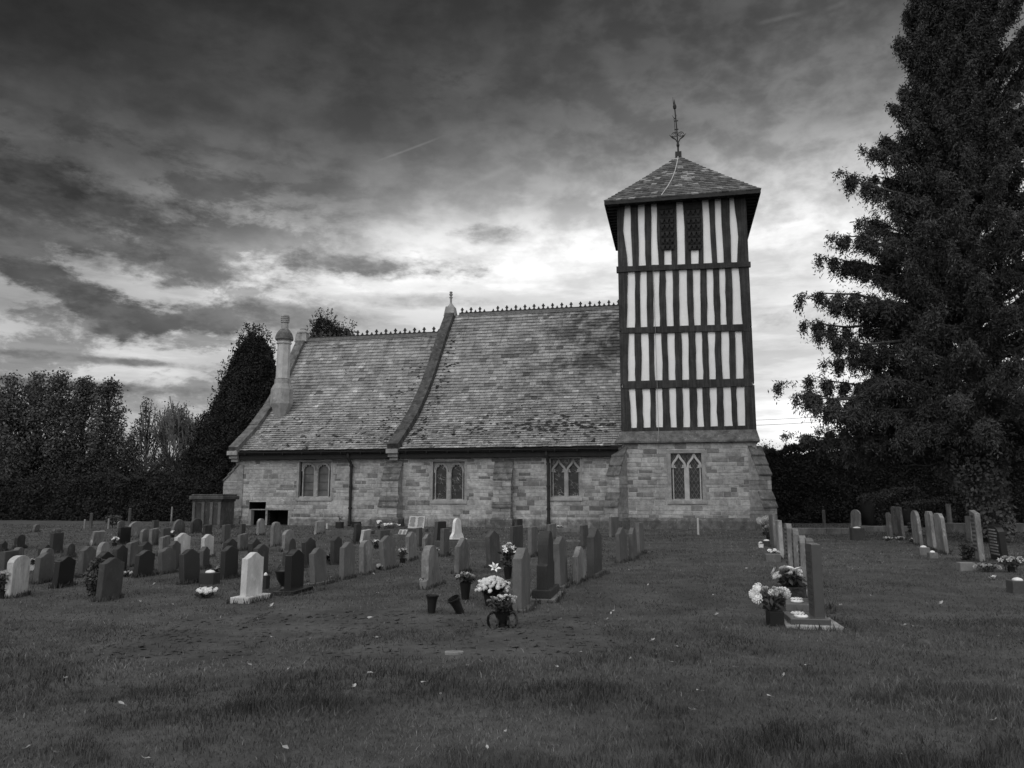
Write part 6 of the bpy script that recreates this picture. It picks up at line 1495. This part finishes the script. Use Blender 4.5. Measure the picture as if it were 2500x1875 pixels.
# leafy bush beside the charcoal headstone
P = ground(218, 1462); b_ = empty('leafy_bush', (P[0], P[1] + .2, 0), 0, 'small dark leafy bush left of the large charcoal headstone', 'bush'); n = 1500
z = rng.random(n) * .55; a = rng.random(n) * 6.28; R_ = np.interp(z, [0, .15, .35, .55], [.06, .14, .22, .06]) * rng.random(n) ** .5; foliage('leaves', b_, np.stack([R_ * np.cos(a), R_ * np.sin(a), z], -1), .06, 'leaf_dark', tone=1.3, aspect=.6)
V, F = tubes_np([((0, 0, -.02), (.02, 0, .4), .012, .006), ((0, 0, 0), (-.06, .02, .35), .01, .005)]); np_mesh('stem', V, F, 'bark', b_, np.ones(len(V)))
P = ground(275, 1288); b_ = empty('leafy_bush', (P[0], P[1], 0), 0, 'little bush by the small pale stake at the far left', 'bush'); n = 900; a = rng.random(n) * 6.28; R_ = .35 * rng.random(n) ** .5; z = .15 + .4 * rng.random(n); foliage('leaves', b_, np.stack([R_ * np.cos(a), R_ * np.sin(a), z], -1), .10, 'leaf_dark', tone=1.4, aspect=.6); V, F = tubes_np([((0, 0, -.02), (.0, 0, .3), .02, .01)]); np_mesh('stem', V, F, 'bark', b_, np.ones(len(V)))
# fallen leaves, each one on its own
leafp = None; rl = random.Random(101)
spots = [(372, 1436), (420, 1478), (343, 1472), (658, 1488), (380, 1650), (605, 1632), (665, 1560), (1365, 1520), (1490, 1505), (1115, 1600), (1650, 1584), (1600, 1610), (2010, 1585), (2205, 1535), (2240, 1536), (1913, 1664), (1885, 1712), (1715, 1700), (2330, 1565), (2440, 1563), (60, 1840), (140, 1858), (350, 1868), (688, 1845), (1190, 1855), (2190, 1855), (2165, 1540), (1800, 1640), (910, 1665), (1005, 1800), (700, 1655), (155, 1668), (303, 1740), (860, 1695), (1745, 1505), (1590, 1570), (2040, 1412), (2060, 1345), (2130, 1460), (2205, 1460), (1740, 1445), (1770, 1430), (812, 1412), (915, 1404), (2050, 1480), (1640, 1400), (1430, 1460), (925, 1455)]
for i in range(28):
    spots.append((rl.uniform(900, 2480), 1330 + 500 * rl.random() ** 1.3))
for (px, py) in spots:
    P = ground(px, py); s = rl.uniform(.7, 1.25)
    if leafp is None:
        mb = MB(); L_ = .052; mb.add([(0, 0, .0), (L_ * .35, L_ * .28, .012), (L_ * .8, L_ * .2, .006), (L_, 0, .016), (L_ * .75, -L_ * .22, .012), (L_ * .3, -L_ * .26, .004), (L_ * .5, 0, .002)], [(0, 1, 6), (1, 2, 6), (2, 3, 6), (3, 4, 6), (4, 5, 6), (5, 0, 6)]); mb.tube([(0, 0, 0), (-.02, .004, .004)], .0012, 4); leafp = o = mb.build('fallen_leaf', 'fallen_leaf'); tag(o, 'small pale fallen leaf lying on the grass', 'leaf', 'pale fallen leaves scattered on the lawn')
    else: o = leafp.copy(); COL.objects.link(o)
    o.location = (P[0], P[1], gzf(P[0], P[1]) + .035); o.rotation_euler = (rl.uniform(-.5, .5), rl.uniform(-.5, .5), rl.uniform(0, 6.28)); s *= 1.0 if P[1] < 9 else 1.25; o.scale = (s, s, s)
# a flat broken stone in the grass in front
P = ground(1110, 1604); mb = MB(); mb.prism([(-.09, -.04), (.0, -.06), (.09, -.02), (.08, .04), (-.03, .05), (-.1, .02)], 'z', -.02, .022); o = mb.build('flat_stone', 'weathered_stone', None, bevel=.01); o.location = (P[0], P[1], gzf(P[0], P[1])); o.color = (.2,) * 3 + (1,); tag(o, 'small flat broken stone half sunk in the front lawn', 'stone')

# rough clods of turned soil where the newest graves have settled
n = 900; cx_ = rng.random(n) * 5.4 - 4.3; cy_ = 7.7 + 3.0 * rng.random(n); ok = vnoise(cx_ * .9, cy_ * 1.6, 9) > .47; cx_, cy_ = cx_[ok], cy_[ok]; V, F = [], []; b = 0
for x, y in zip(cx_, cy_):
    s_ = rng.uniform(.012, .04); q = rng.normal(size=(7, 3)) * .25 + np.array([[1, 0, 0], [-.5, .8, 0], [-.5, -.8, 0], [0, 0, .8], [.6, .6, .3], [-.9, 0, .3], [.5, -.6, .4]]); q[:, 2] *= .6
    V.append(q * s_ + np.array([x, y, gzf(x, y) + .004])); F += [(b, b + 4, b + 3), (b + 4, b + 1, b + 3), (b + 1, b + 5, b + 3), (b + 5, b + 2, b + 3), (b + 2, b + 6, b + 3), (b + 6, b, b + 3)]; b += 7
o = np_mesh('soil_clods', np.concatenate(V), np.array(F), 'grass_soil'); tag(o, 'small clods of turned soil on the worn patch in the front lawn', 'soil', kind='stuff')

# longer grass at the foot of every stone, coloured darker as contact shadow
X_, Y_ = [], []
for (loc, phi, w, t, ex) in GSTONES:
    if loc[1] > 24: k_ = 40
    else: k_ = 150
    hw, ht = (max(w, ex[0]) if ex else w) / 2 + .015, (ex[1] / 2 if ex else t / 2) + .012; per = rng.random(k_) * 2 * (hw + ht) * 2; u = np.zeros(k_); v = np.zeros(k_)
    a_ = 2 * hw; b_ = 2 * ht
    m0 = per < a_; m1 = (per >= a_) & (per < a_ + b_); m2 = (per >= a_ + b_) & (per < 2 * a_ + b_); m3 = per >= 2 * a_ + b_
    u[m0] = per[m0] - hw; v[m0] = -ht; u[m1] = hw; v[m1] = per[m1] - a_ - ht; u[m2] = per[m2] - a_ - b_ - hw; v[m2] = ht; u[m3] = -hw; v[m3] = per[m3] - 2 * a_ - b_ - ht
    jit = np.abs(rng.normal(size=k_)) * .025; u += np.sign(u) * jit * (m1 | m3); v += np.sign(v) * jit * (m0 | m2); rz = math.pi / 2 - phi
    X_.append(loc[0] + u * math.cos(rz) - v * math.sin(rz)); Y_.append(loc[1] + u * math.sin(rz) + v * math.cos(rz))
x = np.concatenate(X_); y = np.concatenate(Y_); n = len(x); h = (.05 + .07 * rng.random(n)) * (1 + .3 * (y > 20)); a = rng.random(n) * 6.28; wd = .004 + .0006 * y; z = gz(x, y) - .01
P0 = np.stack([x - wd * np.cos(a), y - wd * np.sin(a), z], -1); P1 = np.stack([x + wd * np.cos(a), y + wd * np.sin(a), z], -1); b2 = rng.random(n) * 6.28; T_ = np.stack([x + h * .4 * np.cos(b2), y + h * .4 * np.sin(b2), z + h], -1)
V = np.stack([P0, P1, T_], 1).reshape(-1, 3); F = np.arange(n * 3).reshape(-1, 3); o = np_mesh('grass_tufts', V, F, 'grass_blade', tone=np.repeat(.45 + .5 * rng.random(n), 3)); tag(o, 'longer grass at the foot of the headstones, coloured dark as contact shadow', 'grass', kind='stuff')
